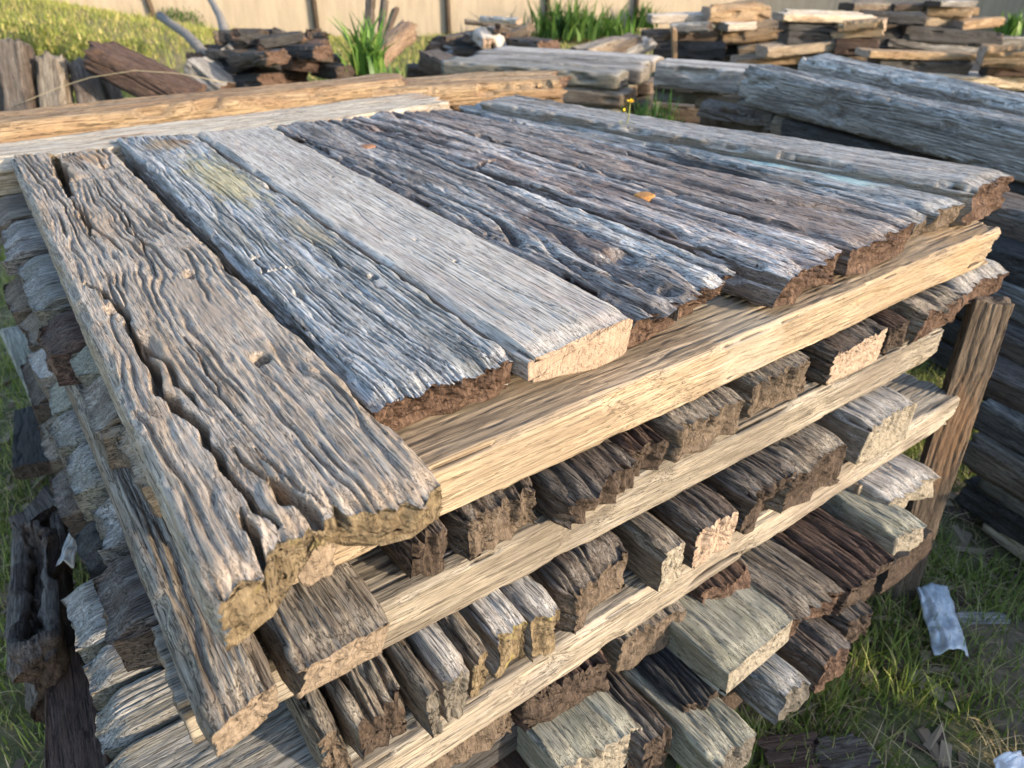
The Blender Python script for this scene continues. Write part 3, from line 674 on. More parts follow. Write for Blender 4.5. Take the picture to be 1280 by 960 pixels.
G5 = 'sleeper ends in the lowest rows of the near stack'
S = [
 ((700, 962), (803, 905), .425, 'olive', 'paleend', 'broad dull grey sleeper with a chipped corner at the bottom of the picture', dict(gd=.0015, chunk=.004, r=.008)),
 ((806, 930), (846, 902), .425, 'dark', 'dark', 'dark split stick right of the broad dull grey sleeper', dict(gd=.007, gt=50, chunk=.012)),
 ((855, 884), (906, 853), .425, 'black', 'dark', 'nearly black crooked sleeper end left of the pale sawn block', dict(gd=.007, gt=50, chunk=.016)),
 ((897, 958), (948, 908), .405, 'olive', 'grey', 'mossy sleeper end with dark bands below the pale sawn block', dict(gd=.003, chunk=.006)),
 ((980, 874), (1017, 845), .405, 'blue', 'grey', 'small splintered blue grey stick poking out below the pale sawn block', dict(gd=.004, chunk=.012)),
 ((1026, 832), (1070, 798), .405, 'dark', 'rot', 'blackish brown sleeper end low down near the grass and the leaning post', dict(gd=.004, chunk=.012)),
 ((1062, 780), (1096, 756), .405, 'dark', 'dark', 'shaded sleeper end low down against the leaning post', dict(gd=.004, chunk=.010)),
]
for i, (l, r, z, m, e, lab, k) in enumerate(S):
    row_end('sleeper', lab, G5, l, r, z, .095, m, e, seed=503 + i * 7, L=1.45, gd=k['gd'] * (1.8 if m in ('dark', 'red', 'black', 'greybrown') else 1), gt=k.get('gt', 55) * 1.25, gw=.75, gx=7, warp=.018, trough=(.010, 34) if m in ('dark', 'red', 'black') else (.003, 30), wob=.006, r=k.get('r', .012), chip=.008,
        front=dict(under=k.get('under', .0), chunk=k.get('chunk', .008), fib=k.get('fib', .007), ff=120, fz=12, pit=.006, round=k.get('round', .006)))
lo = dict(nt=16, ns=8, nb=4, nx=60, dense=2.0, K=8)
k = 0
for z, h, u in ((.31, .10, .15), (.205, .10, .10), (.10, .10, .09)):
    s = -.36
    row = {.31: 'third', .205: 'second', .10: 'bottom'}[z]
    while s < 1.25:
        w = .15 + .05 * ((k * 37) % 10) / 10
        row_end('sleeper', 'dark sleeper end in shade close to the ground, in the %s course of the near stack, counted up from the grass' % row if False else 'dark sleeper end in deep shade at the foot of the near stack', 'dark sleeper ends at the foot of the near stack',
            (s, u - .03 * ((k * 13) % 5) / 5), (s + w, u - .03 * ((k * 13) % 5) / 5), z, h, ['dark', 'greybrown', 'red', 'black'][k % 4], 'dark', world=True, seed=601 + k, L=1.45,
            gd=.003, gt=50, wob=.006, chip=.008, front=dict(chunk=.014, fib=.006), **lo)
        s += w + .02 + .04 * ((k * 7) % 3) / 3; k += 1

# ------------------------------------------------------------------ left face of the near stack: cross courses, seen on their ends
GL = 'sleepers poking out of the left face of the near stack'
lt = dict(nt=54, ns=26, nb=6, nx=170, K=12, g2=.6, endfade=.85)
def cross(label, u0, u1, s0, z, h, mat, end, L=1.6, **kw):
    o = dict(lt); fr = kw.pop('e', {}); o.update(kw)
    q = dict(under=.004, chunk=.010, fib=.0015, ff=110, pit=.004, round=.018); q.update(fr)
    # local X runs from the right end to the left end, so the left end is the detailed front
    A0 = st(s0 + L, u0)[:2]; A1 = st(s0 + L, u1)[:2]; B1 = st(s0, u1)[:2]; B0 = st(s0, u0)[:2]
    return quad_timber('sleeper', label, SL, GL, [A1, A0, B0, B1], z, h, mat, end, px=False, dense=2.2, front=q, **o)
Z1, Z2, Z3 = .980, .808, .615
C = [
 # upper course
 (-.33, -.175, -.300, Z1, .078, 'sawn', 'brown', 'half hidden sleeper with a sunlit orange end, in the slot under the grooved one', dict(gd=0.0039, gt=85)),
 (-.485, -.335, -.320, Z1 - .004, .10, 'greybrown', 'grey', 'squared grey block end close under the left edge of the grooved sleeper', dict(gd=0.0008, gt=85)),
 (-.60, -.50, -.312, Z1, .085, 'olive', 'grey', 'pale ochre topped stub in the upper left side, just behind the squared grey block', dict(gd=0.0016, gt=85)),
 (-.765, -.615, -.338, Z1 - .01, .085, 'red', 'rot', 'dark reddish lumpy end in the upper left side, below the pale banded one', dict(gd=0.0039, gt=75, e=dict(chunk=.02, round=.02))),
 (-1.045, -.780, -.332, Z1, .092, 'silver', 'grey', 'broad pale end with ochre bands in the upper left side', dict(gd=0.0014, gt=70)),
 (-1.14, -1.06, -.350, Z1 + .004, .06, 'driftgrey', 'grey', 'light splinter like stick lying behind the pale banded end at the left frame edge', dict(gd=0.0026, gt=85, e=dict(chunk=.02))),
 (-1.30, -1.15, -.335, Z1, .085, 'driftgrey', 'grey', 'gnarled grey end with cracks at the left frame edge, farther back', dict(gd=0.0039, gt=46)),
 (-1.52, -1.31, -.34, Z1, .085, 'greybrown', 'grey', 'furrowed grey end at the left frame edge, rearmost in the upper course', dict(gd=0.0033, gt=75)),
 # middle course
 (-.290, -.142, -.385, Z2 - .005, .085, 'dark', 'brown', 'broad dark brown furrowed end beside the tall corner sleeper, middle of the left face', dict(gd=0.0026, gt=80, e=dict(round=.02))),
 (-.432, -.312, -.358, Z2, .085, 'driftgrey', 'grey', 'cracked grey end with torn edge above the dark furrowed one', dict(gd=0.0033, gt=80, e=dict(chunk=.02))),
 (-.600, -.465, -.372, Z2, .085, 'silver', 'grey', 'light grey rounded end with a yellowish lower edge, nearer one of a pair', dict(gd=0.0026, gt=85, e=dict(round=.02))),
 (-.720, -.610, -.376, Z2, .085, 'silver', 'grey', 'bright silvery rounded end, farther one of a pair', dict(gd=0.0026, gt=85, e=dict(round=.022))),
 (-.86, -.73, -.36, Z2, .085, 'olive', 'grey', 'shaded olive grey end behind the bright silvery one', dict(gd=0.0026, gt=85)),
 (-1.02, -.88, -.37, Z2, .085, 'grey', 'grey', 'thin banded grey end behind the shaded olive one', dict(gd=0.0020, gt=85)),
 (-1.20, -1.04, -.36, Z2, .085, 'greybrown', 'dark', 'crumbling dark grey end in the middle course, far back on the left', dict(gd=0.0026, gt=85)),
 (-1.45, -1.24, -.37, Z2, .085, 'greybrown', 'dark', 'dull end in the middle course, rearmost on the left', dict(gd=0.0026, gt=85)),
 # lower course
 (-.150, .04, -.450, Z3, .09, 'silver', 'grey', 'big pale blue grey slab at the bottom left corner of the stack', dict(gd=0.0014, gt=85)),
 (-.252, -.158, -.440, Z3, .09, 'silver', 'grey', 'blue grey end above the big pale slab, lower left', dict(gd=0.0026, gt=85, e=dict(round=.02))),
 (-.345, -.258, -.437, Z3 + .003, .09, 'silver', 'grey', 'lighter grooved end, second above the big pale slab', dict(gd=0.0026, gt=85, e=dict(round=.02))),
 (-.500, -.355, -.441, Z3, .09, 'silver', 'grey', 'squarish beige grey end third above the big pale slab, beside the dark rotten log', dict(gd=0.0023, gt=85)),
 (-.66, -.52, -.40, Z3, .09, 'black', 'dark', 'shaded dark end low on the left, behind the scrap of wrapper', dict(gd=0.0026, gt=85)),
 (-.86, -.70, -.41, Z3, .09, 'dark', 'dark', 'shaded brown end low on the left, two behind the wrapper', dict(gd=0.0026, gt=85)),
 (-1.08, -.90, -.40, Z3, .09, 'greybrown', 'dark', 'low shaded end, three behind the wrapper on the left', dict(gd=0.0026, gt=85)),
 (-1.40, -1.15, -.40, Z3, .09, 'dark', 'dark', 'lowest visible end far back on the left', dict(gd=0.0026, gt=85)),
]
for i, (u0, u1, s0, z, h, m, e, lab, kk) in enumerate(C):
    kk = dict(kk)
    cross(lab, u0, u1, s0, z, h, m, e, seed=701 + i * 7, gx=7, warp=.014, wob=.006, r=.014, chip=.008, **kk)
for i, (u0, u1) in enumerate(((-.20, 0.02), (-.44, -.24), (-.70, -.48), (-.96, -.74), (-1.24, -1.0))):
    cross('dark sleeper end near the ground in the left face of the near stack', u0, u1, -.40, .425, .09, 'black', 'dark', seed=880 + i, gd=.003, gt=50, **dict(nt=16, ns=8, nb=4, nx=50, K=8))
# wedge under the grooved sleeper
quad_timber('packing_block', 'small dirty wooden wedge hanging between the grooved sleeper and the top bearer', 'wooden wedge', None,
    [st(-.20, -.10)[:2], st(-.155, -.10)[:2], st(-.155, .035)[:2], st(-.205, .045)[:2]], .987 + .0, .055, 'greybrown', 'mud', px=False, nx=40, nt=20, ns=14, K=10, seed=931, chip=.006, front=dict(chunk=.006))

# ------------------------------------------------------------------ beams at the far edge of the near stack
GK = 'long bleached beams behind the near stack'
bk = dict(nt=40, ns=16, nb=6, nx=220, K=8)
beam('beam', 'cream bleached beam lying across the far ends of the top row', 'beam', GK, st(-1.3, -1.60, 1.045), st(.985, -1.53, 1.045), .25, .10, 'bleached', 'sawnend',
     gd=.005, gt=80, gx=3, wob=.008, r=.02, chip=.014, seed=1001, front=dict(chunk=.03, fib=.02), **bk)
beam('beam', 'orange sunlit round edged beam behind the cream one', 'beam', GK, st(-1.5, -1.90, 1.082), st(.99, -1.82, 1.078), .20, .13, 'honey', 'rot',
     gd=.008, gt=60, gx=3, wob=.014, r=.03, chip=.02, seed=1007, front=dict(chunk=.05, fib=.02), **bk)
beam('beam', 'orange beam with jagged right tip, behind the far corner of the top row', 'beam', GK, onz(455, 112, 1.06), onz(709, 101, 1.06), .24, .085, 'honey', 'rot',
     gd=.007, gt=60, gx=3, wob=.012, r=.025, chip=.02, seed=1013, front=dict(chunk=.05, fib=.03, under=.03), **bk)
k = 0
for z in (.935, .83, .725, .62, .515, .41, .305, .20, .10):
    for u in (-1.66, -1.92):
        beam('sleeper', 'dark sleeper in the pile that carries the long bleached beams', SL, 'sleepers under the long bleached beams', st(-.12 if z < .9 else -.42, u, z + .04), st(1.35, u, z + .04), .2, .10, ['red', 'dark', 'black'][k % 3], 'dark',
             nx=60, seed=1021 + k, chip=.01, wob=.008, front=dict(chunk=.03), back=dict(chunk=.03)); k += 1

# ------------------------------------------------------------------ helpers for things farther away
def slab(name, label, cat, group, P0, P1, w, h, mat, end, **kw):
    """timber along P0 -> P1 (base centre line), any slope"""
    P0 = np.array(P0, float); P1 = np.array(P1, float); L = float(np.linalg.norm(P1 - P0))
    o = dict(nx=36, nt=14, ns=7, nb=4, K=5, r=min(w, h) * .22, chip=min(w, h) * .09, wob=min(w, h) * .10, gd=.004, gt=35, gx=4, front=dict(chunk=.03, fib=.012), back=dict(chunk=.03, fib=.012)); o.update(kw)
    ob = link(name, timber_mesh(name, L, w, w, h, **o), [M[mat], E[end]]); place(ob, P0, P1)
    return tag(ob, label, cat, group)
def pxbeam(name, label, cat, group, a, b, Y, hpx, W, mat, end, Yb=None, **kw):
    """front top edge from pixel a to pixel b, at the distance Y (Yb at b), hpx pixels thick"""
    P0 = ony(*a, Y); P1 = ony(*b, Yb or Y); h = hpx / F * Y
    o = dict(nx=60, nt=22, ns=10, nb=4, K=6, r=h * .2, chip=h * .16, wob=h * .2, gd=h * .07, gt=26, gx=3, front=dict(chunk=.03, fib=.015), back=dict(chunk=.03, fib=.015)); o.update(kw)
    return beam(name, label, cat, group, P0, P1, W, h, mat, end, **o)

# ------------------------------------------------------------------ row of upright boards at the left
GR = 'boards standing in a row at the left'
def lean(label, px, topy, Y, w, h, mat, end, tilt=.45, seed=0, roll=0.0, zb=0.0):
    top = ony(px, topy, Y); d = np.array([roll, tilt, 1.0]); d /= np.linalg.norm(d)
    base = top - d * ((top[2] - zb) / d[2])
    return slab('board', label, 'board', GR, base, top, w, h, mat, end, seed=seed, nx=50, nt=18, gd=.005, gt=30, front=dict(chunk=.035, fib=.01))
lean('dark narrow board cut by the left frame edge, first of the upright row', 0, 80, 4.4, .11, .10, 'dark', 'dark', seed=1101)
lean('tall board with a pale flat top, second of the upright row', 26, 58, 4.4, .165, .14, 'dark', 'grey', seed=1103, tilt=.30)
lean('dark thin board wedged behind two wider ones in the upright row', 51, 84, 4.6, .09, .10, 'black', 'dark', seed=1105)
lean('brownish grey board, wide and short, in the upright row', 74, 76, 4.4, .155, .12, 'greybrown', 'grey', seed=1107, tilt=.38)
lean('short dark board next to the big slanting slab', 102, 82, 4.45, .13, .12, 'dark', 'grey', seed=1109, roll=-.22)
lean('thin tilted board leaning on the big slanting slab', 124, 78, 4.6, .10, .10, 'dark', 'dark', seed=1111, roll=-.35)
slab('slab', 'big slanting slab with a reddish brown furrowed face, right of the upright boards', 'timber slab', None, ony(124, 88, 4.3), ony(240, 146, 4.2), .24, .16, 'red', 'rot', nx=120, nt=50, ns=20, gd=.012, gt=42, seed=1115, back=dict(chunk=.06, fib=.02))

# ------------------------------------------------------------------ heap of dark broken timbers
GH = 'dark broken timbers in the heap at the left'
heap = [((309, 44), (367, 60), 13, .16, 'black', 'charred timber jutting from the top of the dark heap towards the left'),
 ((272, 83), (323, 80), 16, .2, 'dark', 'thick stub with a brown cut end low in the dark heap'), ((284, 70), (330, 67), 11, .16, 'dark', 'short log lying over the thick stub in the dark heap'),
 ((322, 74), (376, 77), 11, .14, 'black', 'log in the centre of the dark heap'), ((332, 90), (384, 90), 12, .15, 'red', 'reddish log at the bottom of the dark heap'),
 ((350, 58), (392, 62), 10, .14, 'black', 'straight dark log near the top of the heap, right of the charred one'), ((371, 56), (384, 38), 9, .10, 'black', 'broken stub pointing up from the top of the dark heap'),
 ((386, 66), (411, 50), 9, .10, 'red', 'jagged splinter pointing up right out of the dark heap'), ((390, 72), (426, 72), 11, .14, 'dark', 'timber with a brown end at the right edge of the dark heap'),
 ((386, 84), (418, 86), 10, .14, 'black', 'low dark timber at the right foot of the heap'), ((217, 72), (260, 104), 20, .24, 'driftgrey', 'grey slab slumped against the left side of the dark heap'),
 ((253, 66), (267, 90), 12, .12, 'dark', 'upright dark stub left of the thick one in the heap'), ((269, 50), (286, 72), 10, .10, 'driftgrey', 'greyish stub poking up left of the charred timber'),
 ((262, 100), (324, 97), 13, .2, 'black', 'long dark timber along the foot of the heap'), ((318, 82), (336, 92), 10, .12, 'dark', 'small block among the logs in the dark heap'),
 ((340, 70), (362, 84), 10, .12, 'black', 'slanted block in the middle of the dark heap'), ((405, 84), (448, 90), 8, .12, 'dark', 'flat board trailing off the right foot of the dark heap'),
 ((296, 62), (318, 64), 8, .1, 'greybrown', 'little brown offcut under the charred timber'), ((364, 76), (398, 80), 9, .12, 'red', 'dark red log end right of the centre of the heap')]
for i, (a, b, t, W, m, lab) in enumerate(heap):
    Y = 6.6 + .35 * math.sin(i * 2.4)
    pxbeam('broken_timber', lab, 'timber', GH, (a[0], a[1] - 3), (b[0], b[1] - 3), Y, t * 1.45, W * 1.3, 'black' if m == 'dark' and i % 2 else m, 'rot' if i % 3 else 'dark', seed=1201 + i * 3, Yb=Y + .35 * math.cos(i * 1.7), chip=.02, wob=.02, r=.02, gd=.012, gt=28)
for i in range(30):
    rr = random.Random(400 + i); x = 270 + rr.random() * 140; y = 52 + rr.random() * 40 + .0012 * (x - 345) ** 2; Y = 6.45 + .5 * rr.random()
    p = ony(x, y, Y); a = rr.uniform(-.6, .6) + (math.pi if i % 2 else 0); l = rr.uniform(.10, .24); el = rr.uniform(-.25, .6)
    d = np.array([math.cos(a) * math.cos(el), -abs(math.sin(a)) * .8, math.sin(el)]) * l
    slab('broken_timber', 'jagged broken end sticking out of the dark heap', 'timber', 'jagged ends in the dark heap', p - d, p + d, rr.uniform(.07, .13), rr.uniform(.06, .11), 'black' if i % 3 else 'dark', 'rot' if i % 2 else 'dark', seed=1240 + i, gd=.010, gt=40, front=dict(chunk=.06, fib=.03), back=dict(chunk=.06, fib=.03))
for i in range(14):
    x = 245 + (i * 53) % 165; z0 = .02 + .11 * (i // 5)
    p = ony(x, 100, 6.75 + .3 * math.sin(i * 1.3)); a = i * 1.1
    slab('broken_timber', 'dark timber buried at the bottom of the dark heap', 'timber', 'timbers at the bottom of the dark heap', (p[0] - .35 * math.cos(a), p[1] - .35 * math.sin(a), z0), (p[0] + .35 * math.cos(a), p[1] + .35 * math.sin(a), z0 + .04), .16, .12, 'black', 'dark', seed=1290 + i)
M['drift'] = wood('driftwood_stick', (.36, .33, .30), (.25, .225, .20), (.10, .085, .07), bstr=.4)
def stick(name, label, cat, a, b, Y0, Y1, r0, r1, mat='drift', group=None):
    A = ony(*a, Y0); B = ony(*b, Y1); mid = (A + B) / 2 + np.array([.03, 0, .02])
    return tag(link(name, tube_mesh(name, [A, (A + mid) / 2, mid, (mid + B) / 2, B], [r0, r0 * .97, (r0 + r1) / 2, r1 * 1.05, r1], 8, rough=.3, seed=int(a[0])), M[mat]), label, cat, group)
stick('branch', 'crooked grey driftwood branch sloping down to the dark heap', 'branch', (200, 20), (262, 74), 8.2, 7.2, .040, .045)
stick('branch', 'straight grey pole leaning from the wall into the dark heap', 'branch', (256, -14), (290, 66), 8.6, 7.3, .035, .045)
M['straw'] = new_mat('straw_twine')[0]; M['straw'].node_tree.nodes["Principled BSDF"].inputs["Base Color"].default_value = (.30, .25, .16, 1)
tag(link('twine', tube_mesh('twine', [ony(*p, 4.05) for p in ((20, 132), (38, 124), (74, 109), (112, 97), (169, 88), (225, 92), (281, 103))], .0022, 6), M['straw']), 'pale twine strung over the row of upright boards', 'twine')

# ------------------------------------------------------------------ mixed heap by the spiky plant
GM = 'pieces of the mixed heap in front of the wall'
heap = [((553, 52), (626, 40), 11, .18, 'black', 'long dark log across the mixed heap'), ((580, 27), (650, 34), 4, .05, 'greybrown', 'thin pole lying on top of the mixed heap'),
 ((598, 24), (646, 26), 5, .08, 'pale', 'pale stick on the very top of the mixed heap'), ((552, 60), (576, 78), 18, .2, 'black', 'dark box like stub at the left of the mixed heap'),
 ((580, 56), (616, 62), 14, .15, 'honey', 'tan block in the middle of the mixed heap'), ((632, 50), (672, 56), 12, .2, 'dark', 'dark log end at the right of the mixed heap'),
 ((638, 62), (676, 64), 10, .16, 'greybrown', 'lower log at the right of the mixed heap'), ((634, 74), (660, 76), 9, .14, 'dark', 'small dark log at the right foot of the mixed heap'),
 ((521, 66), (556, 80), 16, .2, 'dark', 'dark stump leaning between split log and mixed heap'), ((560, 74), (572, 84), 9, .1, 'bleached', 'white broken chip at the left foot of the mixed heap'),
 ((600, 66), (640, 72), 12, .14, 'greybrown', 'brown beam under the tan block in the mixed heap'), ((590, 38), (602, 50), 10, .1, 'pale', 'short pale offcut on the long dark log'),
 ((604, 36), (632, 44), 8, .1, 'greybrown', 'round brown branch near the top of the mixed heap'), ((640, 44), (655, 34), 5, .06, 'dark', 'twiggy stub sticking up right of the mixed heap top'),
 ((574, 84), (622, 88), 12, .16, 'driftgrey', 'grey board along the foot of the mixed heap'), ((655, 70), (684, 74), 6, .1, 'honey', 'reddish chip at the right foot of the mixed heap')]
for i, (a, b, t, W, m, lab) in enumerate(heap):
    Y = 8.3 + .35 * math.sin(i * 2.1)
    pxbeam('heap_timber', lab, 'timber', GM, (a[0], a[1] - 3), (b[0], b[1] - 3), Y, t * 1.4, W * 1.3, m, 'sawnend' if m in ('pale', 'honey', 'bleached') else 'rot', seed=1401 + i * 3, Yb=Y + .4 * math.cos(i * 1.9), chip=.02, wob=.02, r=.02, gd=.012, gt=28)
slab('heap_timber', 'pale plank standing upright in the middle of the mixed heap', 'timber', GM, ony(633, 86, 7.9), ony(619, 48, 8.0), .15, .06, 'pale', 'sawnend', seed=1460)
for i in range(24):
    rr = random.Random(700 + i); x = 555 + rr.random() * 105; y = 50 + rr.random() * 36 + .0016 * (x - 610) ** 2; Y = 8.0 + .5 * rr.random()
    p = ony(x, y, Y); a = rr.uniform(-.6, .6) + (math.pi if i % 2 else 0); l = rr.uniform(.12, .28); el = rr.uniform(-.25, .5)
    d = np.array([math.cos(a) * math.cos(el), -abs(math.sin(a)) * .8, math.sin(el)]) * l
    slab('heap_timber', 'jagged broken piece sticking out of the mixed heap', 'timber', 'jagged pieces in the mixed heap', p - d, p + d, rr.uniform(.08, .14), rr.uniform(.06, .11), ['black', 'dark', 'greybrown', 'driftgrey'][i % 4], 'rot' if i % 2 else 'brown', seed=1530 + i, gd=.010, gt=40, front=dict(chunk=.06, fib=.03), back=dict(chunk=.06, fib=.03))
for i in range(12):
    x = 545 + (i * 37) % 125; p = ony(x, 80, 8.3 + .3 * math.sin(i * 1.3)); a = i * 1.3; z0 = .02 + .12 * (i // 5)
    slab('heap_timber', 'dark timber buried at the bottom of the mixed heap', 'timber', 'timbers at the bottom of the mixed heap', (p[0] - .4 * math.cos(a), p[1] - .4 * math.sin(a), z0), (p[0] + .4 * math.cos(a), p[1] + .4 * math.sin(a), z0 + .04), .18, .13, 'dark', 'dark', seed=1480 + i)
slab('split_log', 'split reddish brown log leaning right of the spiky plant', 'log', None, ony(458, 98, 7.0), ony(514, 48, 7.6), .20, .16, 'splitlog', 'rot', nx=80, nt=30, ns=16, gd=.014, gt=30, seed=1501, front=dict(chunk=.06, fib=.03))
for i, (a, b, w, lab) in enumerate((((463, 52), (466, -4), .09, 'tallest dark shard of the broken stump behind the spiky plant'), ((478, 56), (484, 0), .08, 'middle brown shard of the broken stump behind the spiky plant'), ((482, 58), (497, 14), .07, 'slanting short shard of the broken stump behind the spiky plant'))):
    slab('stump_shard', lab, 'stump', 'shards of a broken stump', ony(*a, 8.0), ony(*b, 8.1), w, w * .8, 'dark', 'rot', seed=1510 + i, gd=.01, gt=20, front=dict(chunk=.06))

# ------------------------------------------------------------------ stack in the middle distance, right of the long beams
GD = 'sleepers of the grey stack in the middle distance'
zt = .78
for c in range(7):
    z = zt - c * .105
    o1 = onz(772, 93, zt)[:2]; ax = onz(772, 93, zt)[:2] - onz(640, 83, zt)[:2]; ax = ax / np.hypot(*ax); ay = np.array([-ax[1], ax[0]])
    for j in range(4 if c == 0 else 3):
        e = o1 + ay * (.23 * j + .012) + ax * (.05 * math.sin(c * 2.7 + j * 1.9) + (.03 * c if c < 5 else 0) + .02 * j)
        s_ = e - ax * 1.25
        if c == 0: lab = ['silvery plank with a rounded right end, nearest on top of the grey middle stack', 'grey plank second from the front on top of the grey middle stack', 'dull plank third from the front on top of the grey middle stack', 'rearmost plank on top of the grey middle stack'][j]
        elif j == 0: lab = 'front sleeper in the %s course of the grey middle stack' % ['', 'second', 'third', 'fourth', 'fifth', 'sixth', 'lowest'][c]
        else: lab = '%s sleeper from the front in the %s course of the grey middle stack' % (['', 'second', 'third'][j], ['', 'second', 'third', 'fourth', 'fifth', 'sixth', 'lowest'][c])
        beam('sleeper', lab, SL, GD, (*s_, z), (*e, z), .21, .098, ['silver', 'driftgrey', 'driftgrey', 'grey'][j] if c == 0 else ['dark', 'greybrown', 'olive', 'dark'][(c + j) % 4], 'brown' if c % 2 else 'grey', nx=50, nt=18, ns=10, K=8, seed=1601 + c * 5 + j, wob=.008, chip=.012, r=.02,
             front=dict(chunk=.02, round=.012))
for i, (a, b) in enumerate((((738, 62), (790, 46)), ((750, 66), (806, 44)), ((776, 68), (822, 46)))):
    pxbeam('sleeper', ['lowest of three dark boards sloping up behind the grey middle stack', 'middle one of three dark boards sloping up behind the grey middle stack', 'highest of three dark boards sloping up behind the grey middle stack'][i], SL, 'boards sloping up behind the grey middle stack', a, b, 7.4 + .2 * i, 13, .22, ['greybrown', 'dark', 'driftgrey'][i], 'dark', Yb=8.0, seed=1660 + i)

# ------------------------------------------------------------------ right hand neighbour stack
GN = 'heavy beams of the neighbour stack on the right'
rb = dict(nt=60, ns=60, nb=6, nx=300, K=12)
r1a = onz(928, 84, .97); r1b = onz(1330, 172, .97)
beam('beam', 'massive dark grey beam with whitish top edge, front of the right stack', 'beam', GN, r1a, r1b, .17, .165, 'rbeam', 'dark', seed=1701, gd=.012, gt=85, gx=3, trough=(.014, 22), wob=.012, r=.02, chip=.018, front=dict(chunk=.02), back=dict(chunk=.03, under=.02), **rb)
beam('beam', 'second massive grey beam lying behind the front one of the neighbour stack', 'beam', GN, onz(1000, 70, .99), onz(1330, 140, .99), .2, .13, 'rbeam', 'dark', seed=1707, gd=.011, gt=80, gx=3, trough=(.014, 22), wob=.012, r=.03, chip=.02, back=dict(chunk=.04, round=.02), **rb)
beam('beam', 'flat topped grey beam meeting the massive one end on', 'beam', GN, onz(820, 78, .93), onz(936, 88, .93), .2, .12, 'rbeam', 'dark', seed=1711, nx=70, nt=20, ns=12, chip=.015, wob=.01)
beam('beam', 'pale blue grey beam in the shaded gap left of the neighbour stack', 'beam', GN, onz(818, 106, .70), onz(930, 114, .70), .16, .10, 'silver', 'dark', seed=1713, nx=60, chip=.012)
beam('beam', 'dark beam under the flat topped grey one', 'beam', GN, onz(818, 92, .80), onz(940, 100, .80), .2, .10, 'black', 'dark', seed=1714, nx=60, chip=.012)
for i, (a, b, lab) in enumerate((((874, 126), (972, 142), 'fat gnarled log below the left end of the massive beam'), ((966, 142), (1046, 158), 'middle gnarled log tucked under the massive beam'), ((1040, 156), (1132, 180), 'rightmost gnarled log tucked under the massive beam'))):
    beam('log', lab, 'log', 'gnarled logs under the massive beam', onz(*a, .80), onz(*b, .80), .14, .12, 'greybrown' if i else 'dark', 'dark', seed=1720 + i, nx=70, nt=20, ns=14, gd=.008, gt=30, r=.045, wob=.014, chip=.02, back=dict(round=.02, chunk=.02), front=dict(chunk=.02))
for i, (a, b, z, lab) in enumerate((((800, 130), (945, 138), .52, 'dark sleeper added as shade in the hollow by the gnarled logs, upper of two'), ((796, 140), (950, 150), .40, 'dark sleeper added as shade in the hollow by the gnarled logs, lower of two'), ((870, 112), (950, 122), .72, 'rough brown sleeper above the gnarled logs'))):
    beam('sleeper', lab, SL, 'sleepers in the hollow by the neighbour stack', onz(*a, z), onz(*b, z), .35, .11, 'dark' if i < 2 else 'greybrown', 'dark', seed=1731 + i, nx=60, chip=.02, wob=.012)  # the dark pair is added to stand in for the shaded hole
rd = (r1b - r1a); rd = rd / np.linalg.norm(rd)
pile = [(1205, 246, .80, 'dark', 'dark beam right behind the top corner of the leaning post'), (1222, 300, .72, 'black', 'second black beam down, right of the leaning post'), (1236, 350, .63, 'driftgrey', 'grey faced beam in the dark pile right of the leaning post'),
        (1228, 405, .54, 'dark', 'dark beam halfway down the dark pile right of the leaning post'), (1214, 455, .47, 'dark', 'dark brown beam below the halfway of the dark pile at the right'),
        (1226, 500, .40, 'driftgrey', 'tilted grey slab low in the dark pile at the right frame edge'), (1210, 545, .31, 'greybrown', 'greyish log end low in the dark pile behind the leaning post'), (1232, 582, .24, 'driftgrey', 'flaky grey log near the bottom of the dark pile at the right'),
        (1204, 600, .15, 'black', 'black log end at the bottom of the dark pile'), (1236, 640, .09, 'bleached', 'log with a pale cut face on the grass at the right frame edge')]
for i, (x, y, z, m, lab) in enumerate(pile):
    p = onz(x, y, z); dd = rd * 1.1 + np.array([.05 * math.sin(i * 2.1), .12 * math.cos(i * 1.7), 0]); dd[2] = 0
    beam('beam', lab, 'beam', 'beams of the dark pile at the right', p, p + dd, .2, .10 if z > .1 else .088, m, 'paleend' if m == 'bleached' else 'dark', seed=1740 + i, nx=60, nt=20, ns=14, K=10, chip=.014, wob=.010, r=.02, gd=.005, gt=40, back=dict(chunk=.03, round=.014), front=dict(chunk=.02))
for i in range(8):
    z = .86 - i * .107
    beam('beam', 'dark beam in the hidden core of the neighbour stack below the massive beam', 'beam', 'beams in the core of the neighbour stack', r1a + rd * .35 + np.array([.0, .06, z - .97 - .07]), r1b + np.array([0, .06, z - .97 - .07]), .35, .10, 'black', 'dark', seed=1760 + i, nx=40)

# ------------------------------------------------------------------ far stacks along the upper right
def far(group, where, rows, Y):
    for i, (a, b, t, W, m, lab) in enumerate(rows):
        YY = Y + .12 * math.sin(i * 2.3)
        if W > .45 and m not in ('black', 'dark', 'red'):
            for q in (1, 2):
                pxbeam('sleeper', 'one of the sleepers lying behind the front ones ' + where, SL, 'rear ' + group, (a[0] + 4 * q - 7 * (i % 3), a[1] + .3 - 2.2 * q), (b[0] - 9 * q + 5 * (i % 4), b[1] + .3 - 2.2 * q), YY + .21 * q, t, .19, m, 'sawnend', seed=2201 + i * 5 + q)
        W = min(W, .22)
        ob = pxbeam('sleeper', lab + ' ' + where, SL, group, a, b, YY, t, W, m, {'sawn': 'sawnend', 'honey': 'sawnend', 'bleached': 'sawnend', 'pale': 'paleend'}.get(m, 'dark'), seed=1801 + int(Y * 100) + i * 3, Yb=YY + .15 * math.cos(i * 1.3))
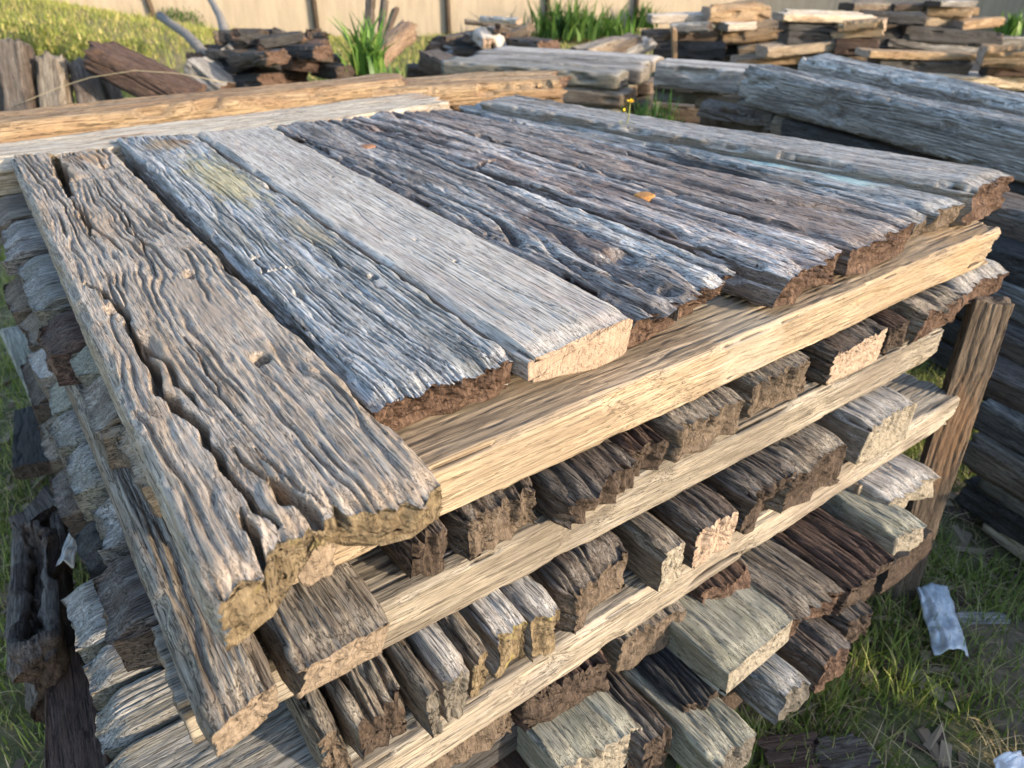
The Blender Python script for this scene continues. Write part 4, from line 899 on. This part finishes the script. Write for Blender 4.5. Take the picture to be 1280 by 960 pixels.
far('sleepers of the far stack left of three', 'in the leftmost far stack', [
 ((888, 10), (965, 8), 18, .5, 'honey', 'thick sunlit sleeper on top'), ((815, 19), (884, 17), 9, .4, 'pale', 'whitish sleeper left of the thick sunlit one'), ((838, 30), (888, 28), 10, .4, 'driftgrey', 'short grey sleeper under the whitish one'),
 ((905, 39), (980, 33), 15, .4, 'honey', 'broad sunlit sleeper in the middle'), ((808, 40), (902, 38), 13, .5, 'dark', 'long dark sleeper at mid height'), ((912, 29), (946, 27), 9, .4, 'pale', 'small pale sleeper end'),
 ((945, 26), (988, 22), 10, .4, 'greybrown', 'grey brown sleeper end at the upper right'), ((818, 55), (908, 53), 20, .5, 'black', 'blackish sleeper at the bottom left'), ((925, 59), (994, 50), 11, .4, 'sawn', 'pale sawn sleeper near the bottom'), ((860, 70), (960, 66), 14, .5, 'dark', 'shaded sleeper lowest')], 8.3)
far('sleepers of the far stack middle of three', 'in the middle far stack', [
 ((980, 17), (1096, 21), 8, .75, 'bleached', 'wide bright flat sleeper on top'), ((986, 27), (1048, 30), 11, .5, 'black', 'black sleeper just under the bright top'), ((1056, 28), (1108, 24), 11, .4, 'honey', 'orange sleeper end at the upper right'),
 ((1040, 40), (1106, 35), 9, .4, 'sawn', 'pale lit sleeper on the right side'), ((986, 41), (1076, 45), 14, .5, 'black', 'long black sleeper'), ((960, 60), (1078, 48), 12, .4, 'sawn', 'long bright sleeper slanting across the front'),
 ((922, 74), (1092, 63), 10, .4, 'honey', 'low honey coloured long sleeper'), ((1060, 70), (1112, 70), 9, .4, 'honey', 'small lit sleeper end low on the right'), ((1046, 52), (1100, 52), 16, .5, 'red', 'dark reddish sleeper on the right')], 7.2)
far('sleepers of the far stack right of three', 'in the rightmost far stack', [
 ((1068, 5), (1118, 4), 8, .5, 'greybrown', 'grey brown sleeper end at the top left'), ((1120, 5), (1160, 4), 8, .5, 'dark', 'dark sleeper end at the top centre'), ((1078, 14), (1158, 18), 12, .5, 'black', 'black long sleeper under the top'), ((1160, 9), (1218, 12), 9, .5, 'honey', 'reddish sleeper at the top right'),
 ((1158, 23), (1210, 21), 10, .4, 'sawn', 'bright sawn sleeper at the upper right'), ((1207, 26), (1256, 22), 10, .4, 'honey', 'orange lit sleeper beside the bright sawn one'), ((1098, 26), (1156, 30), 12, .5, 'dark', 'dark sleeper left of the bright sawn one'),
 ((1132, 34), (1256, 42), 14, .5, 'black', 'very long black sleeper'), ((1112, 48), (1230, 57), 10, .4, 'driftgrey', 'long bluish grey sleeper'), ((1252, 46), (1310, 49), 12, .4, 'driftgrey', 'grey sleeper cut by the frame edge'),
 ((1178, 2), (1222, 1), 6, .4, 'driftgrey', 'small grey sleeper highest'), ((1090, 38), (1140, 42), 14, .5, 'black', 'black short sleeper on the left side')], 8.0)
far('low sunlit timbers between the far stacks and the massive beams', 'between far stacks and massive beams', [
 ((1088, 64), (1224, 68), 8, .4, 'honey', 'flat sunlit board'), ((1100, 72), (1216, 77), 18, .5, 'black', 'black sleeper under the flat sunlit board'), ((1234, 60), (1320, 60), 22, .4, 'honey', 'blocky orange sleeper at the frame edge'), ((1236, 83), (1320, 84), 12, .4, 'red', 'dark red sleeper under the blocky orange one'),
 ((1160, 92), (1330, 100), 14, .7, 'bleached', 'wide cream sleeper with bright top')], 6.4)
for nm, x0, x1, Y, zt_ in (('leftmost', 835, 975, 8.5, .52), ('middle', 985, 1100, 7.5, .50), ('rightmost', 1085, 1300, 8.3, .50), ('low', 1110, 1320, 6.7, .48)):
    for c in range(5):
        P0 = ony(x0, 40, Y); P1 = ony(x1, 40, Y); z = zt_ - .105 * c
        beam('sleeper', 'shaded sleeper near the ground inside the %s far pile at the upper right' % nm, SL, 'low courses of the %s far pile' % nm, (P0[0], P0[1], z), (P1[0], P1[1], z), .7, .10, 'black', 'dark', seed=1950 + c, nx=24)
slab('stake', 'thin pale upright stake in front of the leftmost far stack', 'stake', None, ony(840, 80, 7.8), ony(839, 36, 7.8), .06, .05, 'honey', 'sawnend', seed=1990)

# ------------------------------------------------------------------ out of frame to the right: unseen pile and block, added to cast shadows
for c in range(5):  # unseen pile, added and sized for its shadow on ground and lower rows
    P = np.array([1.55, -.25]); D = np.array([.46, .89]); z = .105 * (c + 1)
    for j in range(2):
        off = np.array([.89, -.46]) * (.30 * j + .02 * math.sin(c * 2.1))
        a = P + off + D * (.05 * math.sin(c * 1.7)); b = a + D * .75
        beam('sleeper', 'sleeper of an unseen pile added for its shadow, outside the picture on the right', SL, 'sleepers of the added shadow pile outside the picture', (*a, z), (*b, z), .27, .10, 'greybrown', 'dark', seed=2001 + c * 2 + j, nx=24)
M['shade_box_wall'] = wood('shade_box_boards', (.30, .27, .23), (.22, .19, .16), (.12, .10, .08))
shade_box = tag(link('shade_box', mesh_np('shade_box', *box_verts(12.4, 18, 9.4, 17, -.2, 3.4), smooth=False), M['shade_box_wall']), 'unseen timber box added to shade the wall, outside the picture on the right', 'shade_box')  # unseen box, added so that the right part of the wall is shaded

# ------------------------------------------------------------------ leaning post and timbers around the near stack
pb = onz(1122, 748, 0.0); ptop = onz(1236, 372, .835)
slab('post', 'brown post with an orange patch leaning against the right end of the near stack', 'post', None, pb + np.array([0, .02, -.02]), ptop, .080, .035, 'post', 'brown', nx=140, nt=30, ns=14, seed=3001, gd=.0022, gt=90, gx=4, wob=.002, r=.003, chip=.004, front=dict(chunk=.008))
tl = dict(nt=30, ns=16, nb=6, nx=110, K=12)
def qpx(label, name, cat, q, z, h, mat, end, **kw):
    o = dict(tl); o.update(kw)
    return quad_timber(name, label, cat, None, q, z, h, mat, end, **o)
qpx('long low grey board running along the foot of the left face', 'board', 'board', [(-2, 412), (42, 405), (75, 540), (58, 548)], .33, .05, 'olive', 'grey', seed=3011, gd=.002, gt=60, r=.006)
qpx('wet black board lying in the grass left of the stack', 'board', 'board', [(16, 512), (50, 506), (66, 575), (14, 585)], .14, .05, 'black', 'dark', seed=3017, gd=.003, gt=40, r=.006)
qpx('short dark squared offcut above the rotten log', 'offcut', 'offcut', [(14, 655), (58, 606), (72, 628), (20, 662)], .26, .07, 'dark', 'dark', seed=3023, gd=.0015, gt=50, r=.006)
qpx('hollow rotten log with a pale torn rim, lying left of the stack', 'log', 'log', [(8, 650), (66, 648), (70, 800), (-2, 836)], .30, .20, 'dark', 'dark', seed=3029, gd=.006, gt=55, wob=.015, chip=.02, r=.03, pdents=[((34, 700), .14, .06, .07), ((40, 760), .10, .05, .08)], front=dict(chunk=.02, fib=.006, round=.02))
qpx('smooth dark plank at the lower left edge below the rotten log', 'board', 'board', [(56, 812), (100, 806), (150, 1000), (52, 1000)], .20, .05, 'red', 'dark', seed=3031, gd=.0006, gt=60, r=.005)
qpx('small dark block beside the squared offcut', 'offcut', 'offcut', [(58, 634), (74, 630), (84, 680), (66, 690)], .24, .09, 'dark', 'dark', seed=3037)

# ------------------------------------------------------------------ rusty bolts in the top row
def mat_plain(name, col, rough=.6, col2=None, scale=40, metal=0.0):
    m, nt, b = new_mat(name)
    tc = nt.nodes.new("ShaderNodeTexCoord"); n = noise(nt, tc.outputs["Object"], scale, 4, .65)
    c2 = col2 or tuple(x * .6 for x in col)
    nt.links.new(ramp(nt, n, [(.35, c2), (.65, col)]), b.inputs["Base Color"]); b.inputs["Roughness"].default_value = rough; b.inputs["Metallic"].default_value = metal
    bump(nt, b, [(n, .4, .002)])
    return m
M['rust'] = mat_plain('orange_rust', (.40, .19, .055), .9, (.20, .10, .04), 160)
M['rustdull'] = mat_plain('dull_rust', (.28, .14, .075), .9, (.16, .08, .05), 120)
def bolt(px, py, parent, r, mat, z=T):
    n = 20; vs = [(0, 0, .0018)]; fs = []
    for k, (rr, zz) in enumerate(((.5, .0022), (.85, .0018), (1.0, .0004), (1.02, -.02))):
        for i in range(n):
            a = 2 * math.pi * i / n; q = r * rr * (1 + .28 * (vn(i * .8, k * .2, 77) - .5)); vs.append((q * math.cos(a), q * math.sin(a), zz + .001 * (vn(i * 1.3, k, 5) - .5)))
    for i in range(n): fs.append((0, 1 + i, 1 + (i + 1) % n))
    me = bpy.data.meshes.new('bolt_head')
    for k in range(3):
        for i in range(n): fs.append((1 + k * n + i, 1 + (k + 1) * n + i, 1 + (k + 1) * n + (i + 1) % n, 1 + k * n + (i + 1) % n))
    me.from_pydata(vs, [], fs); me.update()
    for p in me.polygons: p.use_smooth = True
    ob = link('bolt_head', me, M[mat]); bpy.context.view_layer.update()
    p = onz(px, py, z); ob.parent = parent
    ob.matrix_world = Matrix.Translation(Vector((p[0], p[1], z - .001)))
    return ob
bolt(806, 243, s6, .021, 'rust', T + .001)
bolt(400, 165, s4, .022, 'rustdull')
bolt(460, 182, s4, .020, 'rustdull')

# ------------------------------------------------------------------ grass, dead grass, weeds
def leaf_mat(name, stops, rough=.6, trans=.25):
    m, nt, b = new_mat(name)
    g = nt.nodes.new("ShaderNodeNewGeometry"); c = ramp(nt, g.outputs["Random Per Island"], stops)
    nt.links.new(c, b.inputs["Base Color"]); b.inputs["Roughness"].default_value = rough
    tr = nt.nodes.new("ShaderNodeBsdfTranslucent"); nt.links.new(c, tr.inputs[0]); mx = nt.nodes.new("ShaderNodeMixShader"); mx.inputs[0].default_value = trans
    nt.links.new(b.outputs[0], mx.inputs[1]); nt.links.new(tr.outputs[0], mx.inputs[2])
    nt.links.new(mx.outputs[0], nt.nodes["Material Output"].inputs[0])
    return m
M['grass'] = leaf_mat('green_grass', [(0, (.09, .14, .022)), (.4, (.16, .22, .04)), (.75, (.25, .29, .07)), (1, (.38, .35, .14))])
M['dry'] = leaf_mat('dead_grass', [(0, (.26, .19, .10)), (.5, (.42, .33, .18)), (1, (.55, .46, .28))])
M['meadow'] = leaf_mat('sunny_meadow_grass', [(0, (.12, .17, .03)), (.45, (.24, .27, .06)), (.8, (.40, .36, .12)), (1, (.52, .42, .19))])
M['leaf'] = leaf_mat('dark_leaves', [(0, (.025, .06, .012)), (.6, (.05, .11, .02)), (1, (.09, .16, .03))])
M['flax'] = leaf_mat('spiky_leaves', [(0, (.045, .11, .02)), (.6, (.10, .20, .035)), (1, (.2, .28, .07))], .4)
def blades(name, P, hmin, hmax, w, lean_, mat, seed, parent=None, dirs=None, flat=1.0, kind=True):
    rg = np.random.default_rng(seed); n = len(P)
    hh = rg.uniform(hmin, hmax, n) * rg.uniform(.6, 1, n); a = rg.uniform(0, 2 * math.pi, n) if dirs is None else dirs
    ln = rg.uniform(.15, 1, n) * lean_; ww = w * rg.uniform(.6, 1.3, n); tw = a + rg.uniform(-.6, .6, n) + math.pi / 2
    V = []
    for q in (0, .35, .7, 1.0):
        off = ln * hh * q ** 1.8; up = hh * (q - .35 * ln / max(lean_, .01) * lean_ * q * q * .8) * flat
        c = np.stack([P[:, 0] + np.cos(a) * off, P[:, 1] + np.sin(a) * off, P[:, 2] + up], 1)
        s = np.stack([np.cos(tw), np.sin(tw), np.zeros(n)], 1) * (ww * (1 - q ** 1.6 * .93))[:, None] * .5
        V += [c - s, c + s]
    V = np.stack(V, 1).reshape(-1, 3); b0 = np.arange(n)[:, None] * 8
    Fc = np.concatenate([b0 + np.array([0, 1, 3, 2]), b0 + np.array([2, 3, 5, 4]), b0 + np.array([4, 5, 7, 6])])
    ob = link(name, mesh_np(name, V, Fc), mat, parent)
    return ob
def scatter(n, x0, x1, y0, y1, seed, clump=3.0, thr=.42, keep=None):
    rg = np.random.default_rng(seed); x = rg.uniform(x0, x1, n); y = rg.uniform(y0, y1, n)
    k = fbm(x * clump, y * clump, seed, 3) + rg.uniform(-.12, .12, n) > thr
    if keep is not None: k &= keep(x, y)
    x, y = x[k], y[k]; return np.stack([x, y, gz(x, y) - .004], 1)
def outside(x, y):
    d = np.stack([x, y], -1) - _a; s = d @ VV; u = d @ UU
    return ~((s > -.42) & (s < 1.5) & (u > -2.2) & (u < .07))
g = [scatter(52000, .35, 2.4, .45, 2.9, 41, 4.5, .40, outside), scatter(34000, -2.6, -.35, .1, 3.6, 43, 3.5, .40, outside)]
tag(blades('grass', np.concatenate(g), .035, .12, .0042, .8, M['grass'], 45), kind='stuff')
g = [scatter(20000, .35, 2.4, .45, 2.9, 51, 4.5, .46, outside), scatter(12000, -2.6, -.35, .1, 3.6, 53, 4.5, .44, outside)]
tag(blades('dead_grass', np.concatenate(g), .05, .16, .0035, 1.5, M['dry'], 55, flat=.55), kind='stuff')
g = [scatter(60000, -12, -2.0, 7.5, 14.5, 61, 1.2, .36), scatter(26000, -2.4, 4.5, 8.6, 15.0, 63, 1.2, .40)]
tag(blades('meadow_grass', np.concatenate(g), .04, .13, .012, .9, M['meadow'], 65), kind='stuff')
g = [scatter(6000, -3.6, -1.5, 3.6, 7.5, 67, 1.2, .36), scatter(8000, .4, 3.2, 3.0, 6.6, 68, 1.5, .42)]
tag(blades('yard_grass', np.concatenate(g), .06, .2, .010, .8, M['grass'], 69), kind='stuff')

g = scatter(5200, -12, -3.0, 8.2, 13.6, 66, 1.6, .50)
tag(blades('tall_dry_grass', g, .10, .26, .010, .8, M['meadow'], 64), kind='stuff')
def spiky(name, label, px, py, Y, n, hmin, hmax, w, lean_, mat, seed, spread=.06, cat='plant', group=None):
    p = ony(px, py, Y); rg = np.random.default_rng(seed)
    P = np.stack([p[0] + rg.normal(0, spread, n), p[1] + rg.normal(0, spread, n), np.full(n, max(p[2], 0) - .03)], 1)
    return tag(blades(name, P, hmin, hmax, w, lean_, mat, seed), label, cat, group)
spiky('spiky_plant', 'bright green spiky plant with sword leaves beside the split log', 462, 86, 6.7, 95, .30, .60, .05, .8, M['flax'], 71, .08)
spiky('weed', 'little green weed at the foot of the split log', 493, 96, 6.3, 45, .08, .18, .018, .8, M['flax'], 72, .06, 'weed')
spiky('shrub', 'dark green strappy shrub against the wall right of the mixed heap', 712, 42, 13.2, 260, .3, .75, .06, .7, M['leaf'], 73, .30, 'shrub')
spiky('shrub', 'low lighter shrub at the wall, just right of the dark strappy one', 752, 40, 13.4, 160, .2, .45, .05, .7, M['flax'], 74, .22, 'shrub')
spiky('shrub', 'small green tuft at the wall near the rightmost pole', 806, 32, 14.2, 80, .25, .55, .05, .6, M['leaf'], 75, .12, 'shrub')
spiky('weed', 'green weed growing in the dark gap beyond the yellow flower', 812, 152, 4.4, 120, .10, .26, .012, .6, M['flax'], 76, .07, 'weed')
spiky('weed', 'pale green bush by the wall at the upper right frame edge', 1262, 40, 10.0, 120, .15, .35, .04, .7, M['flax'], 78, .06, 'weed')
spiky('tuft', 'upright tuft of fresh long grass at the foot of the stack, near the bottom edge', 1008, 925, 1.05, 60, .09, .2, .005, .5, M['grass'], 79, .018, 'grass tuft')
def bushy(name, label, px, py, Y, r, n, mat, seed, cat='bush', sz=.05):
    p = ony(px, py, Y); rg = np.random.default_rng(seed)
    d = rg.normal(0, 1, (n, 3)); d /= np.linalg.norm(d, axis=1)[:, None]; rad = r * rg.uniform(.35, 1, n) ** .5 * (.6 + .8 * fbm(d[:, 0] * 2 + 5, d[:, 1] * 2 + d[:, 2] * 3, seed, 3))
    P = np.array([p[0], p[1], max(p[2], 0)]) + d * rad[:, None] * np.array([1, .7, .8])
    return tag(blades(name, P, sz, sz * 2, sz * .28, 1.2, mat, seed), label, cat)
bushy('bush', 'leafy bush against the wall behind the two driftwood poles', 226, 40, 13.0, .42, 1600, M['leaf'], 81)
bushy('bush', 'light green weed bush on the bank at the upper left', 75, 52, 9.4, .34, 1500, M['meadow'], 83)
bushy('bush', 'yellowish weed bush on the bank left of the leaning dark pole', 120, 66, 9.2, .30, 1300, M['meadow'], 85)
bushy('bush', 'low weed at the foot of the bank by the grey slab', 168, 72, 8.8, .22, 900, M['meadow'], 87)
bushy('bush', 'green weed clump at the far left on the bank', 22, 52, 9.6, .36, 1500, M['meadow'], 89)

# ------------------------------------------------------------------ yellow flower rooted between two boards of the top row
M['stalk'] = mat_plain('flower_stalk', (.25, .26, .07), .6); M['petal'] = mat_plain('yellow_petals', (.80, .58, .02), .5, (.75, .45, .01))
M['rosette'] = leaf_mat('yellow_green_rosette', [(0, (.18, .26, .04)), (.6, (.30, .34, .06)), (1, (.40, .26, .06))])
fp = onz(781, 164, T - .006)
fl = bpy.data.objects.new('wildflower', None); COL.objects.link(fl); fl.location = fp
tag(fl, 'small yellow wildflower sprouting between the boards of the top row', 'flower')
ftop = ony(788, 128, fp[1]) - fp
link('stem', tube_mesh('stem', [(0, 0, 0), tuple(ftop * .5 + np.array([.003, 0, 0])), tuple(ftop)], [.0016, .0014, .0012], 6), M['stalk'], fl)
bud = ony(780, 137, fp[1]) - fp
link('stem', tube_mesh('stem', [tuple(ftop * .55), tuple(bud)], [.0009, .0008], 6), M['stalk'], fl)
def ball(name, c, r, mat, parent, n=8, sq=1.0):
    vs, fs = [], []
    for i in range(n + 1):
        for k in range(2 * n):
            a = math.pi * i / n; b_ = math.pi * k / n; vs.append((c[0] + r * math.sin(a) * math.cos(b_), c[1] + r * math.sin(a) * math.sin(b_), c[2] + sq * r * math.cos(a)))
    for i in range(n):
        for k in range(2 * n): fs.append((i * 2 * n + k, (i + 1) * 2 * n + k, (i + 1) * 2 * n + (k + 1) % (2 * n), i * 2 * n + (k + 1) % (2 * n)))
    return link(name, mesh_np(name, vs, fs), mat, parent)
ball('bud', bud, .003, M['petal'], fl, 6, 1.4)
rg = np.random.default_rng(7)
pv, pf = [], []
for k in range(14):
    a = k * 2.4; el = .25 + .5 * (k % 3) / 2; L_ = .013
    d = np.array([math.cos(a) * math.cos(el), math.sin(a) * math.cos(el), math.sin(el)]); sd = np.array([-math.sin(a), math.cos(a), 0]) * .004
    b0 = len(pv); pv += [ftop, ftop + d * L_ * .6 - sd, ftop + d * L_, ftop + d * L_ * .6 + sd]; pf.append((b0, b0 + 1, b0 + 2, b0 + 3))
link('petals', mesh_np('petals', pv, pf), M['petal'], fl)
P = np.stack([rg.normal(0, .006, 46), rg.normal(0, .006, 46), np.zeros(46)], 1)
blades('rosette', P, .014, .034, .005, .9, M['rosette'], 91, fl)

# ------------------------------------------------------------------ litter
def sheet(name, label, cat, q, z, mat, seed, lift=.03, n=22, stripe=None):
    P = [onz(*p, z) for p in q]; vs, fs = [], []
    for i in range(n + 1):
        for j in range(n + 1):
            a, b_ = i / n, j / n; p = (P[0] * (1 - a) + P[3] * a) * (1 - b_) + (P[1] * (1 - a) + P[2] * a) * b_
            c = fbm(a * 4 + seed, b_ * 3, seed, 3); cr = abs(vn(a * 5 + b_ * 2, b_ * 5 - a, seed + 2) - .5)
            vs.append((p[0], p[1], p[2] + lift * (c * .8 + cr * .6 + .6 * math.sin(b_ * math.pi))))
    for i in range(n):
        for j in range(n): fs.append((i * (n + 1) + j, (i + 1) * (n + 1) + j, (i + 1) * (n + 1) + j + 1, i * (n + 1) + j + 1))
    me = mesh_np(name, vs, [f_[::-1] for f_ in fs], None, True, 40); ob = link(name, me, mat)
    sdm = ob.modifiers.new('thickness', 'SOLIDIFY'); sdm.thickness = .0015
    return tag(ob, label, cat)
M['foil'] = mat_plain('dull_silver_plastic', (.62, .66, .70), .35, (.30, .36, .42), 26)
M['wrapper'] = mat_plain('white_wrapper', (.72, .70, .62), .4, (.60, .60, .56), 30)
M['wrapblue'] = mat_plain('blue_wrapper_tip', (.35, .58, .66), .4, (.25, .48, .58), 30)
M['paper'] = mat_plain('white_paper', (.78, .78, .80), .6, (.70, .72, .76), 12)
sheet('plastic_pouch', 'crumpled silver blue plastic pouch lying in the grass at the right', 'litter', [(1142, 742), (1182, 740), (1208, 826), (1166, 824)], .03, M['foil'], 5, .035)
w_ = sheet('wrapper', 'twisted white wrapper with a blue tip, caught left of the stack', 'litter', [(93, 664), (110, 652), (94, 715), (72, 719)], .22, M['wrapper'], 9, .03)
tipm = sheet('wrapper_tip', None, None, [(94, 662), (111, 650), (108, 668), (97, 676)], .226, M['wrapblue'], 9, .03); tipm.parent = w_
sheet('paper_scrap', 'white scrap of paper in the grass at the bottom right corner', 'litter', [(1240, 952), (1272, 944), (1290, 975), (1246, 980)], .03, M['paper'], 13, .02)
slab('wood_chip', 'flat grey wood chip in the grass right of the silver pouch', 'wood chip', None, onz(1200, 782, .0), onz(1246, 782, .0), .05, .03, 'grey', 'grey', seed=3101)
slab('wood_chip', 'little orange wood chip on the bare soil near the right frame edge', 'wood chip', None, onz(1186, 876, .005), onz(1210, 868, .005), .03, .018, 'honey', 'sawnend', seed=3103)
slab('wood_chip', 'reddish bark chunk at the bottom edge in front of the stack', 'wood chip', None, onz(960, 958, .0), onz(1010, 950, .0), .09, .05, 'red', 'rot', seed=3105)
slab('wood_chip', 'rough brown bark chunk at the bottom edge right of the reddish one', 'wood chip', None, onz(1018, 965, .0), onz(1082, 952, .0), .10, .05, 'dark', 'rot', seed=3107)
def lump(name, label, cat, px, py, r, sq, mat, seed):
    p = onz(px, py, 0); n = 22; vs, fs = [], []
    for i in range(n + 1):
        for k in range(2 * n):
            a = math.pi * i / n; b_ = math.pi * k / n; q = r * (.75 + .5 * fbm(math.cos(b_) * math.sin(a) * 1.7 + seed, math.sin(b_) * math.sin(a) * 1.7 + math.cos(a), seed, 4))
            vs.append((p[0] + q * math.sin(a) * math.cos(b_), p[1] + 1.3 * q * math.sin(a) * math.sin(b_), sq * q * math.cos(a)))
    for i in range(n):
        for k in range(2 * n): fs.append((i * 2 * n + k, (i + 1) * 2 * n + k, (i + 1) * 2 * n + (k + 1) % (2 * n), i * 2 * n + (k + 1) % (2 * n)))
    return tag(link(name, mesh_np(name, vs, fs), mat), label, cat)
M['earth'] = mat_plain('bare_earth', (.20, .15, .105), .95, (.10, .075, .05), 30)
lump('earth_mound', 'bare brown lump of earth in the grass at the right frame edge', 'earth lump', 1262, 838, .15, .22, M['earth'], 3)

rg = np.random.default_rng(99)
def chips(name, n, x0, x1, y0, y1, seed, mat):
    rg = np.random.default_rng(seed); x = rg.uniform(x0, x1, n); y = rg.uniform(y0, y1, n); k = outside(x, y); x, y = x[k], y[k]; n = len(x)
    L = rg.uniform(.012, .06, n); w = L * rg.uniform(.15, .5, n); a = rg.uniform(0, math.pi, n); t = rg.uniform(.003, .010, n); z = gz(x, y) + .002
    V = []
    for zz in (0, 1):
        for sx, sy in ((-1, -1), (1, -1), (1, 1), (-1, 1)):
            lx = L * sx * rg.uniform(.6, 1, n); ly = w * sy * rg.uniform(.5, 1, n)
            V.append(np.stack([x + lx * np.cos(a) - ly * np.sin(a), y + lx * np.sin(a) + ly * np.cos(a), z + zz * t + lx * rg.uniform(-.15, .15, n)], 1))
    V = np.stack(V, 1).reshape(-1, 3); b0 = np.arange(n)[:, None] * 8
    Fc = np.concatenate([b0 + np.array(q) for q in ((0, 3, 2, 1), (4, 5, 6, 7), (0, 1, 5, 4), (1, 2, 6, 5), (2, 3, 7, 6), (3, 0, 4, 7))])
    return tag(link(name, mesh_np(name, V, Fc, None, False), mat), kind='stuff')
M['bark'] = leaf_mat('bark_chips', [(0, (.06, .04, .03)), (.5, (.16, .115, .08)), (1, (.34, .27, .19))], .9, 0.0)
chips('bark_debris', 900, .5, 2.3, .55, 2.6, 5, M['bark'])
chips('bark_debris', 600, -2.2, -.4, .3, 3.0, 6, M['bark'])
